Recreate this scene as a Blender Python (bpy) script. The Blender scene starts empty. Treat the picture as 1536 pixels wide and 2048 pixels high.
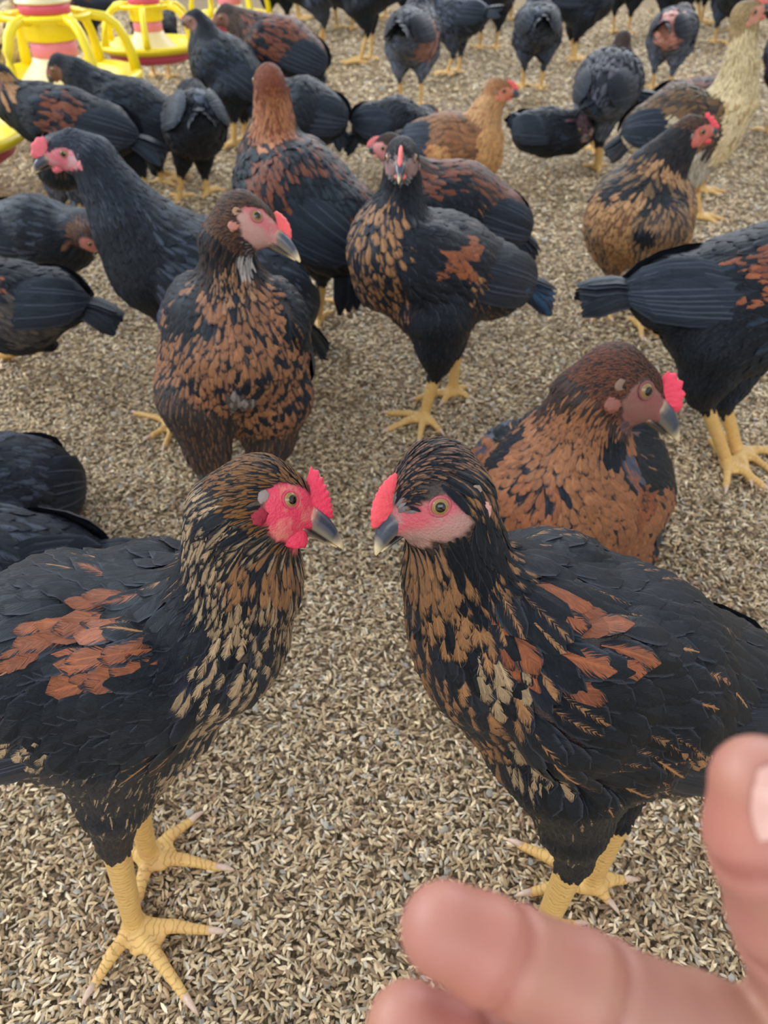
import bpy, math, random
import numpy as np
from mathutils import Vector, Matrix, noise
from mathutils.bvhtree import BVHTree

# ------------------------------------------------------------------ camera, light, exposure
CAM_H, PITCH, FPX = 0.60, math.radians(40.0), 1500.0
scene = bpy.context.scene
root_col = scene.collection
cam_data = bpy.data.cameras.new('camera')
cam = bpy.data.objects.new('camera', cam_data)
root_col.objects.link(cam)
cam.location = (0, 0, CAM_H)
cam.rotation_euler = (math.pi / 2 - PITCH, 0, 0)
cam_data.sensor_fit = 'VERTICAL'
cam_data.sensor_height = 36.0
cam_data.lens = FPX / 2048 * 36.0
cam_data.clip_start = 0.01
cam_data.dof.use_dof = True
cam_data.dof.focus_distance = 0.36
cam_data.dof.aperture_fstop = 14.0
scene.camera = cam

world = bpy.data.worlds.new('world')
scene.world = world
world.use_nodes = True
wn, wl = world.node_tree.nodes, world.node_tree.links
wn.clear()
w_out = wn.new('ShaderNodeOutputWorld')
w_bg = wn.new('ShaderNodeBackground')
w_tc = wn.new('ShaderNodeTexCoord')
w_sep = wn.new('ShaderNodeSeparateXYZ')
w_ramp = wn.new('ShaderNodeValToRGB')
w_ramp.color_ramp.elements[0].position = 0.0
w_ramp.color_ramp.elements[0].color = (1.0, 0.97, 0.92, 1)
w_ramp.color_ramp.elements[1].position = 0.75
w_ramp.color_ramp.elements[1].color = (0.62, 0.66, 0.74, 1)
wl.new(w_tc.outputs['Generated'], w_sep.inputs[0])
wl.new(w_sep.outputs['Z'], w_ramp.inputs[0])
wl.new(w_ramp.outputs[0], w_bg.inputs[0])
w_bg.inputs[1].default_value = 0.95
wl.new(w_bg.outputs[0], w_out.inputs[0])

def area(name, loc, target, sx, sy, power, color):
    d = bpy.data.lights.new(name, 'AREA')
    d.shape = 'RECTANGLE'; d.size = sx; d.size_y = sy; d.energy = power; d.color = color
    o = bpy.data.objects.new(name, d)
    root_col.objects.link(o)
    o.location = loc
    o.rotation_euler = (Vector(target) - Vector(loc)).to_track_quat('-Z', 'Y').to_euler()
    return o
# daylight through the open left side of the shed and from the open front
area('daylight_left', (-3.6, 2.2, 2.3), (0, 0.9, 0.1), 4.5, 1.6, 150, (0.92, 0.96, 1.0))
area('daylight_back', (1.5, 6.0, 2.6), (0, 1.0, 0.1), 5.0, 1.8, 120, (0.92, 0.96, 1.0))
area('daylight_front', (0.4, -2.6, 2.4), (0, 0.8, 0.1), 3.5, 1.5, 42, (1.0, 0.98, 0.95))

vs = scene.view_settings
scene.display_settings.display_device = 'sRGB'
vs.view_transform = 'Standard'
vs.look = 'None'
vs.exposure = 0.38
vs.gamma = 1.0
vs.use_curve_mapping = False
scene.cycles.use_denoising = True
scene.cycles.max_bounces = 6
scene.cycles.transparent_max_bounces = 4

# ------------------------------------------------------------------ picture to place
CT, ST = math.cos(PITCH), math.sin(PITCH)
def W(px, py, Y):
    """point of the vertical plane at distance Y seen at a pixel"""
    u, v = (px - 768) / FPX, (py - 1024) / FPX
    t = Y / (CT - v * ST)
    return Vector((u * t, Y, CAM_H - t * (ST + v * CT)))
def G(px, py, z=0.0):
    """point of the floor seen at a pixel"""
    u, v = (px - 768) / FPX, (py - 1024) / FPX
    t = (CAM_H - z) / (ST + v * CT)
    return Vector((u * t, t * (CT - v * ST), z))
def T(px, py, t):
    """point at depth t seen at a pixel"""
    u, v = (px - 768) / FPX, (py - 1024) / FPX
    return Vector((u * t, t * (CT - v * ST), CAM_H - t * (ST + v * CT)))
def depth(P):
    return P[1] * CT + (CAM_H - P[2]) * ST
def rm(rpx, P):
    return rpx * depth(P) / FPX
def V(a): return np.array(a, dtype=float)
def nrm(a):
    a = np.asarray(a, float); n = np.linalg.norm(a)
    return a / n if n > 1e-12 else a

def lin(r, g, b):
    f = lambda c: (c / 255) / 12.92 if c / 255 <= 0.04045 else ((c / 255 + 0.055) / 1.055) ** 2.4
    return (f(r), f(g), f(b))

# ------------------------------------------------------------------ materials
def new_mat(name):
    m = bpy.data.materials.new(name); m.use_nodes = True
    nt = m.node_tree; nt.nodes.clear()
    out = nt.nodes.new('ShaderNodeOutputMaterial'); b = nt.nodes.new('ShaderNodeBsdfPrincipled')
    nt.links.new(b.outputs[0], out.inputs[0])
    return m, nt, b
class NT:
    def __init__(s, nt): s.nt = nt
    def n(s, t, **k):
        x = s.nt.nodes.new(t)
        for a, b in k.items(): setattr(x, a, b)
        return x
    def put(s, sock, v):
        if hasattr(v, 'is_linked') or isinstance(v, bpy.types.NodeSocket): s.nt.links.new(v, sock)
        else: sock.default_value = v
    def m(s, op, a, b=0.0, c=None, clamp=False):
        x = s.n('ShaderNodeMath', operation=op); x.use_clamp = clamp
        s.put(x.inputs[0], a); s.put(x.inputs[1], b)
        if c is not None: s.put(x.inputs[2], c)
        return x.outputs[0]
    def attr(s, name, out='Color'):
        return s.n('ShaderNodeAttribute', attribute_name=name).outputs[out]
    def mix(s, f, a, b, blend='MIX'):
        x = s.n('ShaderNodeMix', data_type='RGBA', blend_type=blend)
        s.put(x.inputs[0], f)
        for i, v in ((6, a), (7, b)):
            if isinstance(v, tuple): x.inputs[i].default_value = (*v, 1) if len(v) == 3 else v
            else: s.put(x.inputs[i], v)
        return x.outputs[2]
    def noise(s, vec, scale, detail=2.0, rough=0.5):
        x = s.n('ShaderNodeTexNoise'); x.inputs['Scale'].default_value = scale
        x.inputs['Detail'].default_value = detail; x.inputs['Roughness'].default_value = rough
        if vec is not None: s.put(x.inputs['Vector'], vec)
        return x.outputs[0]
    def smooth(s, x, lo, hi):
        r = s.n('ShaderNodeMapRange', interpolation_type='SMOOTHSTEP')
        s.put(r.inputs[0], x); s.put(r.inputs[1], lo); s.put(r.inputs[2], hi)
        return r.outputs[0]
    def bump(s, h, strength, dist):
        x = s.n('ShaderNodeBump'); x.inputs['Strength'].default_value = strength
        x.inputs['Distance'].default_value = dist; s.put(x.inputs['Height'], h)
        return x.outputs[0]

def feather_material():
    m, nt, b = new_mat('feather'); k = NT(nt)
    uv = k.n('ShaderNodeUVMap', uv_map='UVMap').outputs[0]
    sp = k.n('ShaderNodeSeparateXYZ'); k.put(sp.inputs[0], uv)
    fp = k.n('ShaderNodeSeparateColor'); k.put(fp.inputs[0], k.attr('fp'))
    w, tip, rnd = fp.outputs[0], fp.outputs[1], fp.outputs[2]
    au = k.m('ABSOLUTE', k.m('MULTIPLY_ADD', sp.outputs[0], 2.0, -1.0))
    v = sp.outputs[1]
    q = k.m('SUBTRACT', v, k.m('MULTIPLY', au, 0.45))
    cb = k.n('ShaderNodeCombineXYZ')
    k.put(cb.inputs[0], k.m('MULTIPLY', au, 1.3)); k.put(cb.inputs[1], k.m('MULTIPLY', q, 24.0)); k.put(cb.inputs[2], k.m('MULTIPLY', rnd, 97.0))
    nz = k.noise(cb.outputs[0], 1.0, 3.0, 0.65)
    nzc = k.m('SUBTRACT', nz, 0.5)
    hw = k.m('MULTIPLY', w, k.m('MULTIPLY_ADD', v, 0.75, 0.3))
    m1 = k.smooth(k.m('ADD', k.m('SUBTRACT', hw, au), k.m('MULTIPLY', nzc, 2.1)), 0.0, 0.14)
    m2 = k.smooth(k.m('ADD', k.m('SUBTRACT', tip, v), k.m('MULTIPLY', nzc, 0.8)), -0.04, 0.05)
    wpos = k.smooth(w, 0.01, 0.03)
    mask = k.m('MULTIPLY', k.m('MULTIPLY', m1, m2), wpos)
    cbm = k.n('ShaderNodeCombineXYZ')
    k.put(cbm.inputs[0], k.m('MULTIPLY', au, 2.0)); k.put(cbm.inputs[1], k.m('MULTIPLY', q, 5.0)); k.put(cbm.inputs[2], k.m('MULTIPLY', rnd, 57.0))
    mot = k.noise(cbm.outputs[0], 1.0, 4.0, 0.7)
    rim = k.m('MULTIPLY', k.smooth(k.m('ADD', au, k.m('MULTIPLY', nzc, 0.3)), 0.72, 0.98), 0.5)
    cA2 = k.mix(rim, k.attr('cA'), lin(70, 76, 88))
    mask = k.m('MULTIPLY', mask, k.m('MULTIPLY_ADD', k.smooth(mot, 0.62, 0.36), 0.45, 0.55))
    col = k.mix(mask, cA2, k.attr('cB'))
    # fine barbs
    cb2 = k.n('ShaderNodeCombineXYZ')
    k.put(cb2.inputs[0], k.m('MULTIPLY', au, 1.0)); k.put(cb2.inputs[1], k.m('MULTIPLY', q, 55.0)); k.put(cb2.inputs[2], k.m('MULTIPLY', rnd, 31.0))
    fine = k.noise(cb2.outputs[0], 1.0, 2.0, 0.6)
    val = k.m('MULTIPLY', k.m('MULTIPLY_ADD', fine, 1.7, 0.15), k.m('MULTIPLY_ADD', mot, 1.3, 0.35))
    hsv = k.n('ShaderNodeHueSaturation'); k.put(hsv.inputs['Value'], val); k.put(hsv.inputs['Color'], col)
    # pale shaft
    shaft = k.m('MULTIPLY', k.smooth(au, 0.12, 0.03), k.attr('shaft', 'Fac'))
    col2 = k.mix(shaft, hsv.outputs[0], k.attr('cB'))
    k.put(b.inputs['Base Color'], col2)
    k.put(b.inputs['Roughness'], k.m('MULTIPLY_ADD', mot, 0.3, 0.27))
    b.inputs['Specular IOR Level'].default_value = 0.30
    b.inputs['Specular Tint'].default_value = (0.72, 0.86, 1.0, 1)
    b.inputs['Sheen Weight'].default_value = 0.03
    b.inputs['Sheen Roughness'].default_value = 0.5
    b.inputs['Sheen Tint'].default_value = (0.75, 0.85, 1.0, 1)
    k.put(b.inputs['Normal'], k.bump(fine, 0.8, 0.0008))
    return m
def body_material():
    m, nt, b = new_mat('hen_skin'); k = NT(nt)
    co = k.n('ShaderNodeNewGeometry').outputs['Position']
    ms = k.n('ShaderNodeSeparateColor'); k.put(ms.inputs[0], k.attr('mk'))
    face, leg = ms.outputs[0], ms.outputs[1]
    lt = k.attr('legt', 'Fac')
    n1 = k.noise(co, 330.0, 3.0, 0.6)
    n2 = k.noise(co, 110.0, 2.0, 0.6)
    # scutes on the shanks and toes
    ph = k.m('ADD', k.m('DIVIDE', lt, 0.0046), k.m('MULTIPLY', n2, 2.2))
    fr = k.m('FRACT', ph)
    line = k.smooth(k.m('ABSOLUTE', k.m('SUBTRACT', fr, 0.5)), 0.36, 0.5)
    base = k.attr('col')
    pale = k.mix(k.m('MULTIPLY', k.smooth(n2, 0.46, 0.68), 0.65), base, k.attr('col2'))
    fac_c = k.mix(face, base, pale)
    legc = k.mix(k.m('MULTIPLY', line, 0.30), k.mix(k.m('MULTIPLY', n2, 0.8), base, k.attr('col2')), lin(120, 78, 30))
    col = k.mix(leg, fac_c, legc)
    k.put(b.inputs['Base Color'], col)
    b.inputs['Roughness'].default_value = 0.5
    b.inputs['Subsurface Weight'].default_value = 0.08
    b.inputs['Subsurface Radius'].default_value = (0.004, 0.0015, 0.001)
    b.inputs['Subsurface Scale'].default_value = 0.5
    vo = k.n('ShaderNodeTexVoronoi'); vo.inputs['Scale'].default_value = 900.0; k.put(vo.inputs['Vector'], co)
    hf = k.m('ADD', k.m('MULTIPLY', vo.outputs['Distance'], 0.6), n1)
    h = k.m('ADD', k.m('MULTIPLY', hf, k.m('SUBTRACT', 1.0, leg)), k.m('MULTIPLY', k.m('SUBTRACT', 1.0, line), k.m('MULTIPLY', leg, 1.4)))
    k.put(b.inputs['Normal'], k.bump(h, 0.55, 0.0009))
    return m
def simple_mat(name, color, rough=0.5, spec=0.5, nscale=0, namp=0.0, bump=0.0, bscale=200, attr=None, sss=0.0):
    m, nt, b = new_mat(name); k = NT(nt)
    co = k.n('ShaderNodeNewGeometry').outputs['Position']
    c = k.attr(attr) if attr else (*color, 1)
    if namp:
        nz = k.noise(co, nscale, 3.0, 0.6)
        hsv = k.n('ShaderNodeHueSaturation'); k.put(hsv.inputs['Value'], k.m('MULTIPLY_ADD', nz, 2 * namp, 1 - namp)); k.put(hsv.inputs['Color'], c)
        c = hsv.outputs[0]
    k.put(b.inputs['Base Color'], c)
    b.inputs['Roughness'].default_value = rough
    b.inputs['Specular IOR Level'].default_value = spec
    if sss:
        b.inputs['Subsurface Weight'].default_value = sss
        b.inputs['Subsurface Radius'].default_value = (0.006, 0.002, 0.0012)
        b.inputs['Subsurface Scale'].default_value = 0.6
    if bump: k.put(b.inputs['Normal'], k.bump(k.noise(co, bscale, 3.0, 0.6), bump, 0.001))
    return m
M_FEATHER = feather_material()
M_BODY = body_material()
M_COMB = simple_mat('comb', lin(238, 78, 108), 0.45, 0.4, 260, 0.16, 0.7, 700, attr='col', sss=0.15)
M_BEAK = simple_mat('beak', (0, 0, 0), 0.28, 0.5, 300, 0.15, 0.15, 500, attr='col')
M_EYE = simple_mat('eye', (0, 0, 0), 0.08, 0.5, attr='col')
M_PUPIL = simple_mat('pupil', (0.003, 0.003, 0.003), 0.04, 0.6)
M_CLAW = simple_mat('claw', lin(206, 180, 160), 0.4, 0.5, 300, 0.15)
M_LID = simple_mat('eyelid', (0, 0, 0), 0.45, 0.4, 400, 0.2, 0.6, 900, attr='col')

# ------------------------------------------------------------------ mesh building
def link(o, parent=None):
    root_col.objects.link(o)
    if parent is not None: o.parent = parent
    return o
def mesh_obj(name, verts, faces, mat, parent=None, smooth=True, colors=None, floats=None, uv=None):
    me = bpy.data.meshes.new(name)
    verts = np.asarray(verts, np.float32)
    if parent is not None: verts = verts - np.asarray(parent_world(parent), np.float32)
    if isinstance(faces, np.ndarray) and faces.ndim == 2:
        nf, kk = faces.shape
        me.vertices.add(len(verts)); me.vertices.foreach_set('co', verts.ravel())
        me.loops.add(nf * kk); me.loops.foreach_set('vertex_index', faces.astype(np.int32).ravel())
        me.polygons.add(nf)
        me.polygons.foreach_set('loop_start', np.arange(0, nf * kk, kk, dtype=np.int32))
        me.update(calc_edges=True)
    else:
        me.from_pydata([tuple(map(float, p)) for p in verts], [], [tuple(map(int, f)) for f in faces])
    if smooth: me.polygons.foreach_set('use_smooth', np.ones(len(me.polygons), bool))
    for n, a in (colors or {}).items():
        a = np.asarray(a, np.float32)
        if a.shape[1] == 3: a = np.hstack([a, np.ones((len(a), 1), np.float32)])
        at = me.color_attributes.new(n, 'FLOAT_COLOR', 'POINT'); at.data.foreach_set('color', a.ravel())
    for n, a in (floats or {}).items():
        at = me.attributes.new(n, 'FLOAT', 'POINT'); at.data.foreach_set('value', np.asarray(a, np.float32))
    if uv is not None:
        l = np.empty(len(me.loops), np.int32); me.loops.foreach_get('vertex_index', l)
        ul = me.uv_layers.new(name='UVMap'); ul.data.foreach_set('uv', np.asarray(uv, np.float32)[l].ravel())
    me.materials.append(mat)
    me.update()
    return link(bpy.data.objects.new(name, me), parent)
PW = {}
def parent_world(o):
    p = V((0, 0, 0))
    while o is not None:
        p = p + V(o.location); o = o.parent
    return p
def empty(name, loc):
    o = bpy.data.objects.new(name, None); o.empty_display_size = 0.02
    link(o); o.location = loc
    return o
def tag(o, label, cat, group=None, kind=None):
    if label: o['label'] = label
    if cat: o['category'] = cat
    if group: o['group'] = group
    if kind: o['kind'] = kind
    return o
def loft(rings, close_start=True, close_end=True):
    """rings: list of (n,3) arrays -> verts, faces"""
    n = len(rings[0]); vs_ = np.vstack(rings); fs = []
    for i in range(len(rings) - 1):
        for j in range(n):
            a, b = i * n + j, i * n + (j + 1) % n
            fs.append((a, b, b + n, a + n))
    if close_start: fs.append(tuple(range(n))[::-1])
    if close_end: fs.append(tuple(range((len(rings) - 1) * n, len(rings) * n)))
    return vs_, fs
def tube(pts, rad, n=12):
    pts = [V(p) for p in pts]; rings = []
    up = V((0.13, 0.21, 0.97))
    for i, p in enumerate(pts):
        d = nrm(pts[min(i + 1, len(pts) - 1)] - pts[max(i - 1, 0)])
        a = nrm(np.cross(d, up)); b = np.cross(d, a)
        r = rad[i] if hasattr(rad, '__len__') else rad
        th = np.arange(n) / n * 2 * math.pi
        rings.append(p + r * (np.cos(th)[:, None] * a + np.sin(th)[:, None] * b))
    return loft(rings)

# ------------------------------------------------------------------ implicit bodies
class Prim:
    __slots__ = ('a', 'b', 'ra', 'rb', 'k', 'zone', 'flow', 'fn', 'fs', 't0', 'side')
    def __init__(s, a, b, ra, rb, k=0.012, zone='body', flow=None, fn=None, fs=1.0, t0=0.0, side=0):
        s.a, s.b, s.ra, s.rb, s.k, s.zone = V(a), V(b), ra, rb, k, zone
        s.flow = nrm(flow) if flow is not None else nrm(s.b - s.a)
        s.fn = nrm(fn) if fn is not None else None; s.fs = fs; s.t0 = t0; s.side = side
    def dist(s, P, want_t=False):
        pa = P - s.a; ba = s.b - s.a
        if s.fn is not None:
            e = 1 / s.fs - 1
            pa = pa + (pa @ s.fn)[..., None] * s.fn * e
            ba = ba + (ba @ s.fn) * s.fn * e
        L2 = ba @ ba
        t = np.clip((pa @ ba) / L2, 0, 1) if L2 > 1e-14 else np.zeros(P.shape[:-1])
        d = np.sqrt(((pa - t[..., None] * ba) ** 2).sum(-1)) - (s.ra + t * (s.rb - s.ra))
        return (d, t) if want_t else d
def surface(prims, h, floor=None):
    lo = np.min([np.minimum(p.a - p.ra, p.b - p.rb) for p in prims], 0) - 3 * h
    hi = np.max([np.maximum(p.a + p.ra, p.b + p.rb) for p in prims], 0) + 3 * h
    n = np.ceil((hi - lo) / h).astype(int) + 1
    F = np.full(n, 1.0, np.float32)
    ax = [lo[i] + h * np.arange(n[i]) for i in range(3)]
    for p in prims:
        m = p.k * 1.5 + 4 * h
        l = np.minimum(p.a - p.ra, p.b - p.rb) - m; u = np.maximum(p.a + p.ra, p.b + p.rb) + m
        i0 = np.maximum(0, np.floor((l - lo) / h).astype(int)); i1 = np.minimum(n, np.ceil((u - lo) / h).astype(int) + 1)
        sl = tuple(slice(i0[i], i1[i]) for i in range(3))
        X = np.stack(np.meshgrid(*[ax[i][sl[i]] for i in range(3)], indexing='ij'), -1)
        d = p.dist(X).astype(np.float32); o = F[sl]; k = max(p.k, 1e-5)
        hh = np.maximum(k - np.abs(o - d), 0) / k
        F[sl] = np.minimum(o, d) - hh * hh * k * 0.25
    if floor is not None:
        F = np.maximum(F, (floor - ax[2])[None, None, :].astype(np.float32))
    S = F < 0
    c = [S[i:n[0] - 1 + i, j:n[1] - 1 + j, q:n[2] - 1 + q] for i in (0, 1) for j in (0, 1) for q in (0, 1)]
    cnt = sum(x.astype(np.int8) for x in c)
    act = (cnt > 0) & (cnt < 8)
    I = np.argwhere(act); idx = np.full(act.shape, -1, np.int64); idx[act] = np.arange(len(I))
    acc = np.zeros((len(I), 3)); num = np.zeros(len(I))
    cor = [(i, j, q) for i in (0, 1) for j in (0, 1) for q in (0, 1)]
    for A in cor:
        for ax_ in range(3):
            if A[ax_]: continue
            B = list(A); B[ax_] = 1
            fa = F[I[:, 0] + A[0], I[:, 1] + A[1], I[:, 2] + A[2]]; fb = F[I[:, 0] + B[0], I[:, 1] + B[1], I[:, 2] + B[2]]
            cr = (fa < 0) != (fb < 0)
            t = np.where(cr, fa / np.where(cr, fa - fb, 1), 0)
            P = np.tile(np.array(A, float), (len(I), 1)); P[:, ax_] += t
            acc[cr] += P[cr]; num[cr] += 1
    vert = lo + h * (I + acc / num[:, None])
    quads = []
    for a in range(3):
        b, cc = (a + 1) % 3, (a + 2) % 3
        s0 = [slice(None)] * 3; s1 = [slice(None)] * 3
        s0[a] = slice(0, n[a] - 1); s1[a] = slice(1, n[a])
        ch = S[tuple(s0)] != S[tuple(s1)]
        E = np.argwhere(ch)
        E = E[(E[:, b] > 0) & (E[:, cc] > 0) & (E[:, b] < n[b] - 1) & (E[:, cc] < n[cc] - 1)]
        ins = S[E[:, 0], E[:, 1], E[:, 2]]
        def cell(db, dc):
            e = E.copy(); e[:, b] -= db; e[:, cc] -= dc
            return idx[e[:, 0], e[:, 1], e[:, 2]]
        q = np.stack([cell(1, 1), cell(0, 1), cell(0, 0), cell(1, 0)], 1)
        q[~ins] = q[~ins][:, ::-1]
        quads.append(q)
    q = np.vstack(quads); q = q[(q >= 0).all(1)]
    # one pass of smoothing
    for _ in range(1):
        s = np.zeros_like(vert); m_ = np.zeros(len(vert))
        for i in range(4):
            np.add.at(s, q[:, i], vert[q[:, (i + 1) % 4]]); np.add.at(m_, q[:, i], 1)
            np.add.at(s, q[:, (i + 1) % 4], vert[q[:, i]]); np.add.at(m_, q[:, (i + 1) % 4], 1)
        vert = 0.6 * vert + 0.4 * s / np.maximum(m_, 1)[:, None]
    return vert, q
ONLY = 'LRMBFH'
# ------------------------------------------------------------------ feathers
# zone: (length, width, spacing, lift)
FZ = {'head': (.0075, .0021, .0018, .0007), 'face': (.0055, .0020, .0018, .0005), 'neck': (.018, .0046, .0035, .0016), 'breast': (.021, .0098, .0064, .0022),
      'back': (.026, .0115, .0078, .0026), 'belly': (.022, .0085, .0064, .0024), 'wing': (.027, .0135, .0085, .0028),
      'thigh': (.018, .0062, .0048, .0020), 'tail': (.034, .015, .0100, .0026), 'hock': (.011, .0050, .0036, .0010)}
SS = np.array([0.0, 0.28, 0.56, 0.82, 1.0])
WP = np.array([0.30, 0.85, 1.0, 0.78, 0.10])
WPF = np.array([0.10, 0.85, 1.0, 0.92, 0.22])
def build_feathers(name, parent, chains, normals, widths, cA, cB, fp, shaft, seeds_lift=None, flight=False):
    """chains (n,5,3)"""
    n = len(chains)
    if n == 0: return None
    ch = np.asarray(chains); no = np.asarray(normals); wd = np.asarray(widths)
    tan = np.gradient(ch, axis=1)
    tan /= np.linalg.norm(tan, axis=2, keepdims=True) + 1e-12
    cr = np.cross(no, tan); cr /= np.linalg.norm(cr, axis=2, keepdims=True) + 1e-12
    wp = (WPF if flight else WP)[None, :, None] * wd[:, None, None] * 0.5
    v = np.empty((n, 5, 3, 3))
    v[:, :, 1] = ch + no * wp * 0.22
    v[:, :, 0] = ch - cr * wp - no * wp * 0.10
    v[:, :, 2] = ch + cr * wp - no * wp * 0.10
    v = v.reshape(-1, 3)
    f = []
    for i in range(4):
        for j in range(2):
            a = i * 3 + j
            f.append((a, a + 1, a + 4, a + 3))
    f = np.array(f)[None] + (np.arange(n) * 15)[:, None, None]
    uv = np.empty((n, 5, 3, 2)); uv[..., 0] = np.array([0, .5, 1])[None, None]; uv[..., 1] = SS[None, :, None]
    rep = lambda a: np.repeat(np.asarray(a, float), 15, 0)
    return mesh_obj(name, v, f.reshape(-1, 4), M_FEATHER, parent, True,
                    {'cA': rep(cA), 'cB': rep(cB), 'fp': rep(fp)}, {'shaft': rep(shaft)}, uv.reshape(-1, 2))
class Skin:
    def __init__(s, vert, quads, flow, zone):
        s.v, s.q, s.flow, s.zone = vert, quads, flow, zone
        s.bvh = BVHTree.FromPolygons([tuple(p) for p in vert.tolist()], quads.tolist())
        s.qf = flow[quads[:, 0]]
    def near(s, p): return s.bvh.find_nearest(Vector(p))
    def march(s, p, L, rng, fl=None, jit=0.12):
        loc, n, i, _ = s.near(p)
        f0 = s.qf[i] if fl is None else V(fl)
        n = V(n); t = nrm(f0 - n * (f0 @ n)); side = np.cross(n, t)
        t = nrm(t + side * rng.gauss(0, jit))
        pts = [V(loc)]; ns = [n]
        for j in range(4):
            ds = (SS[j + 1] - SS[j]) * L
            q = pts[-1] + t * ds
            loc, n2, i, dd = s.near(q)
            n2 = V(n2)
            if dd > ds * 0.8:      # ran off the body: stay straight
                pts.append(q - n2 * 0 ); ns.append(ns[-1]); continue
            q2 = V(loc) * 0.8 + q * 0.2
            tt = nrm(q2 - pts[-1])
            f = s.qf[i] if fl is None else V(fl)
            f = f - n2 * (f @ n2)
            t = nrm(tt - n2 * (tt @ n2) + 0.35 * f)
            pts.append(q2); ns.append(nrm(ns[-1] + n2))
        return np.array(pts), np.array(ns)

BLK = lin(17, 20, 26); BLK2 = lin(29, 32, 40); BLKB = lin(22, 21, 22); SLATE = lin(74, 82, 98); BRN = lin(84, 58, 42); DBR = lin(58, 44, 36)
TAN = lin(178, 130, 84); GOLD = lin(168, 116, 60); ORG = lin(164, 96, 60); BUFF = lin(186, 138, 88); CREAM = lin(205, 182, 140); PALE = lin(196, 168, 130); RUST = lin(130, 74, 48)
PINK = lin(212, 62, 92); PINKP = lin(212, 140, 124); GREY = lin(150, 146, 146); LEGY = lin(222, 190, 112); LEGP = lin(212, 158, 104)
# pattern: (dark, light, share patterned, width range, tip range)
def PT(A, B, p=1.0, w=(.1, .5), tip=(1.1, 1.1), jA=0.25): return (A, B, p, w, tip, jA)
STREAK = PT(BLK, TAN, .25, (.03, .10))
PLAIN = PT(BLK, TAN, .05, (.02, .05))
STY = {}
STY['hero_left'] = dict(head=PT(BLKB, GOLD, .85, (.5, 1.3), (.8, 1.1)), face=PT(BLKB, GOLD, .6, (.5, 1.2)), neck=PT(BLK, PALE, .95, (.3, .9), (.7, 1.0)), breast=PT(BLK2, PALE, .8, (.3, .9), (.75, 1.0)),
    back=PT(BLK, TAN, .12, (.02, .06)), belly=PT(BLK2, PALE, .45, (.08, .5)), wing=PT(BLK, TAN, .22, (.02, .08)), thigh=PT(BLK2, PALE, .35, (.05, .3)), hock=PT(BLK2, BRN, .5, (.2, .5)), tail=PLAIN)
STY['hero_right'] = dict(head=PT(BLK, lin(170, 122, 88), .8, (.4, 1.0), (.7, 1.0)), face=PT(GREY, PINKP, .5, (.5, 1.2)), neck=PT(BLK, TAN, .55, (.3, 1.1), (.7, .95)), breast=PT(BLK2, TAN, .6, (.3, 1.0), (.75, .95)),
    back=PT(BLK, TAN, .10, (.03, .12)), belly=PT(BLK, PALE, .3, (.08, .4)), wing=PT(BLK, TAN, .36, (.03, .14)), thigh=PT(BLK, PALE, .1, (.05, .3)), hock=PT(BLK, BLK2, .2, (.2, .5)), tail=PT(BLK, BLK2, .1, (.1, .2)))
STY['brown_sit'] = dict(head=PT(DBR, lin(140, 84, 56), .8, (.5, 1.4), (.8, 1.1)), face=PT(lin(110, 84, 84), lin(168, 110, 100), .6, (.5, 1.2)), neck=PT(DBR, BRN, .6, (.4, 1.2), (.7, 1.0)), breast=PT(BLK2, lin(174, 114, 74), .97, (.9, 1.8), (.92, 1.12)),
    back=PT(BLK, TAN, .1, (.03, .1)), belly=PT(BLK2, lin(180, 116, 74), .75, (.6, 1.5), (.8, 1.0)), wing=PT(SLATE, ORG, .35, (.3, 1.0), (.8, 1.1)), thigh=PT(BLK2, TAN, .5, (.3, .8)), hock=PT(BLK, TAN, .2), tail=PT(BLK2, GREY, .3, (.1, .3)))
STY['front'] = dict(head=PT(DBR, lin(126, 88, 60), .7, (.5, 1.3), (.8, 1.1)), face=PT(DBR, GREY, .5, (.5, 1.2)), neck=PT(BLKB, BRN, .6, (.3, 1.0)), breast=PT(BLK2, lin(172, 120, 82), .75, (.5, 1.4), (.75, 1.0)),
    back=PT(BLK, TAN, .15, (.03, .1)), belly=PT(lin(62, 54, 50), lin(176, 118, 78), .7, (.2, 1.0), (.7, 1.0)), wing=PT(BLK, TAN, .2, (.02, .08)), thigh=PT(lin(62, 54, 50), lin(150, 108, 78), .55, (.1, .5)), hock=PT(lin(80, 78, 84), GREY, .3, (.2, .6)), tail=PLAIN)
STY['black'] = dict(head=PT(BLK, BLK2, .3, (.3, .8)), face=PT(GREY, PINKP, .4, (.5, 1.0)), neck=PT(BLK, BLK2, .3, (.2, .5)), breast=PT(BLK, BLK2, .3, (.2, .6)), back=PT(BLK, BLK2, .2, (.2, .4)), belly=PT(BLK, BLK2, .4, (.2, .6)),
    wing=PT(BLK, lin(40, 54, 70), .4, (.3, .8)), thigh=PT(BLK, BLK2, .3, (.2, .6)), hock=PT(BLK, BLK2, .3), tail=PT(BLK, lin(30, 48, 62), .3, (.2, .6)))
STY['slate'] = dict(STY['black'], head=PT(lin(44, 52, 66), SLATE, .4, (.3, .8)), neck=PT(lin(40, 46, 58), SLATE, .35, (.2, .6)), back=PT(BLK2, SLATE, .4, (.3, .8)), wing=PT(BLK2, SLATE, .5, (.3, .8)), belly=PT(BLK2, SLATE, .5, (.3, .8)), thigh=PT(lin(60, 66, 80), SLATE, .5, (.3, .9)))
STY['grey'] = dict(STY['slate'], head=PT(DBR, BRN, .5, (.4, 1)), neck=PT(DBR, BRN, .6, (.4, 1.2)), belly=PT(lin(70, 76, 90), lin(100, 106, 122), .6, (.4, 1)), thigh=PT(lin(80, 88, 104), lin(120, 126, 140), .6, (.4, 1)), back=PT(BLK2, lin(96, 96, 106), .4, (.4, 1)))
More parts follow.
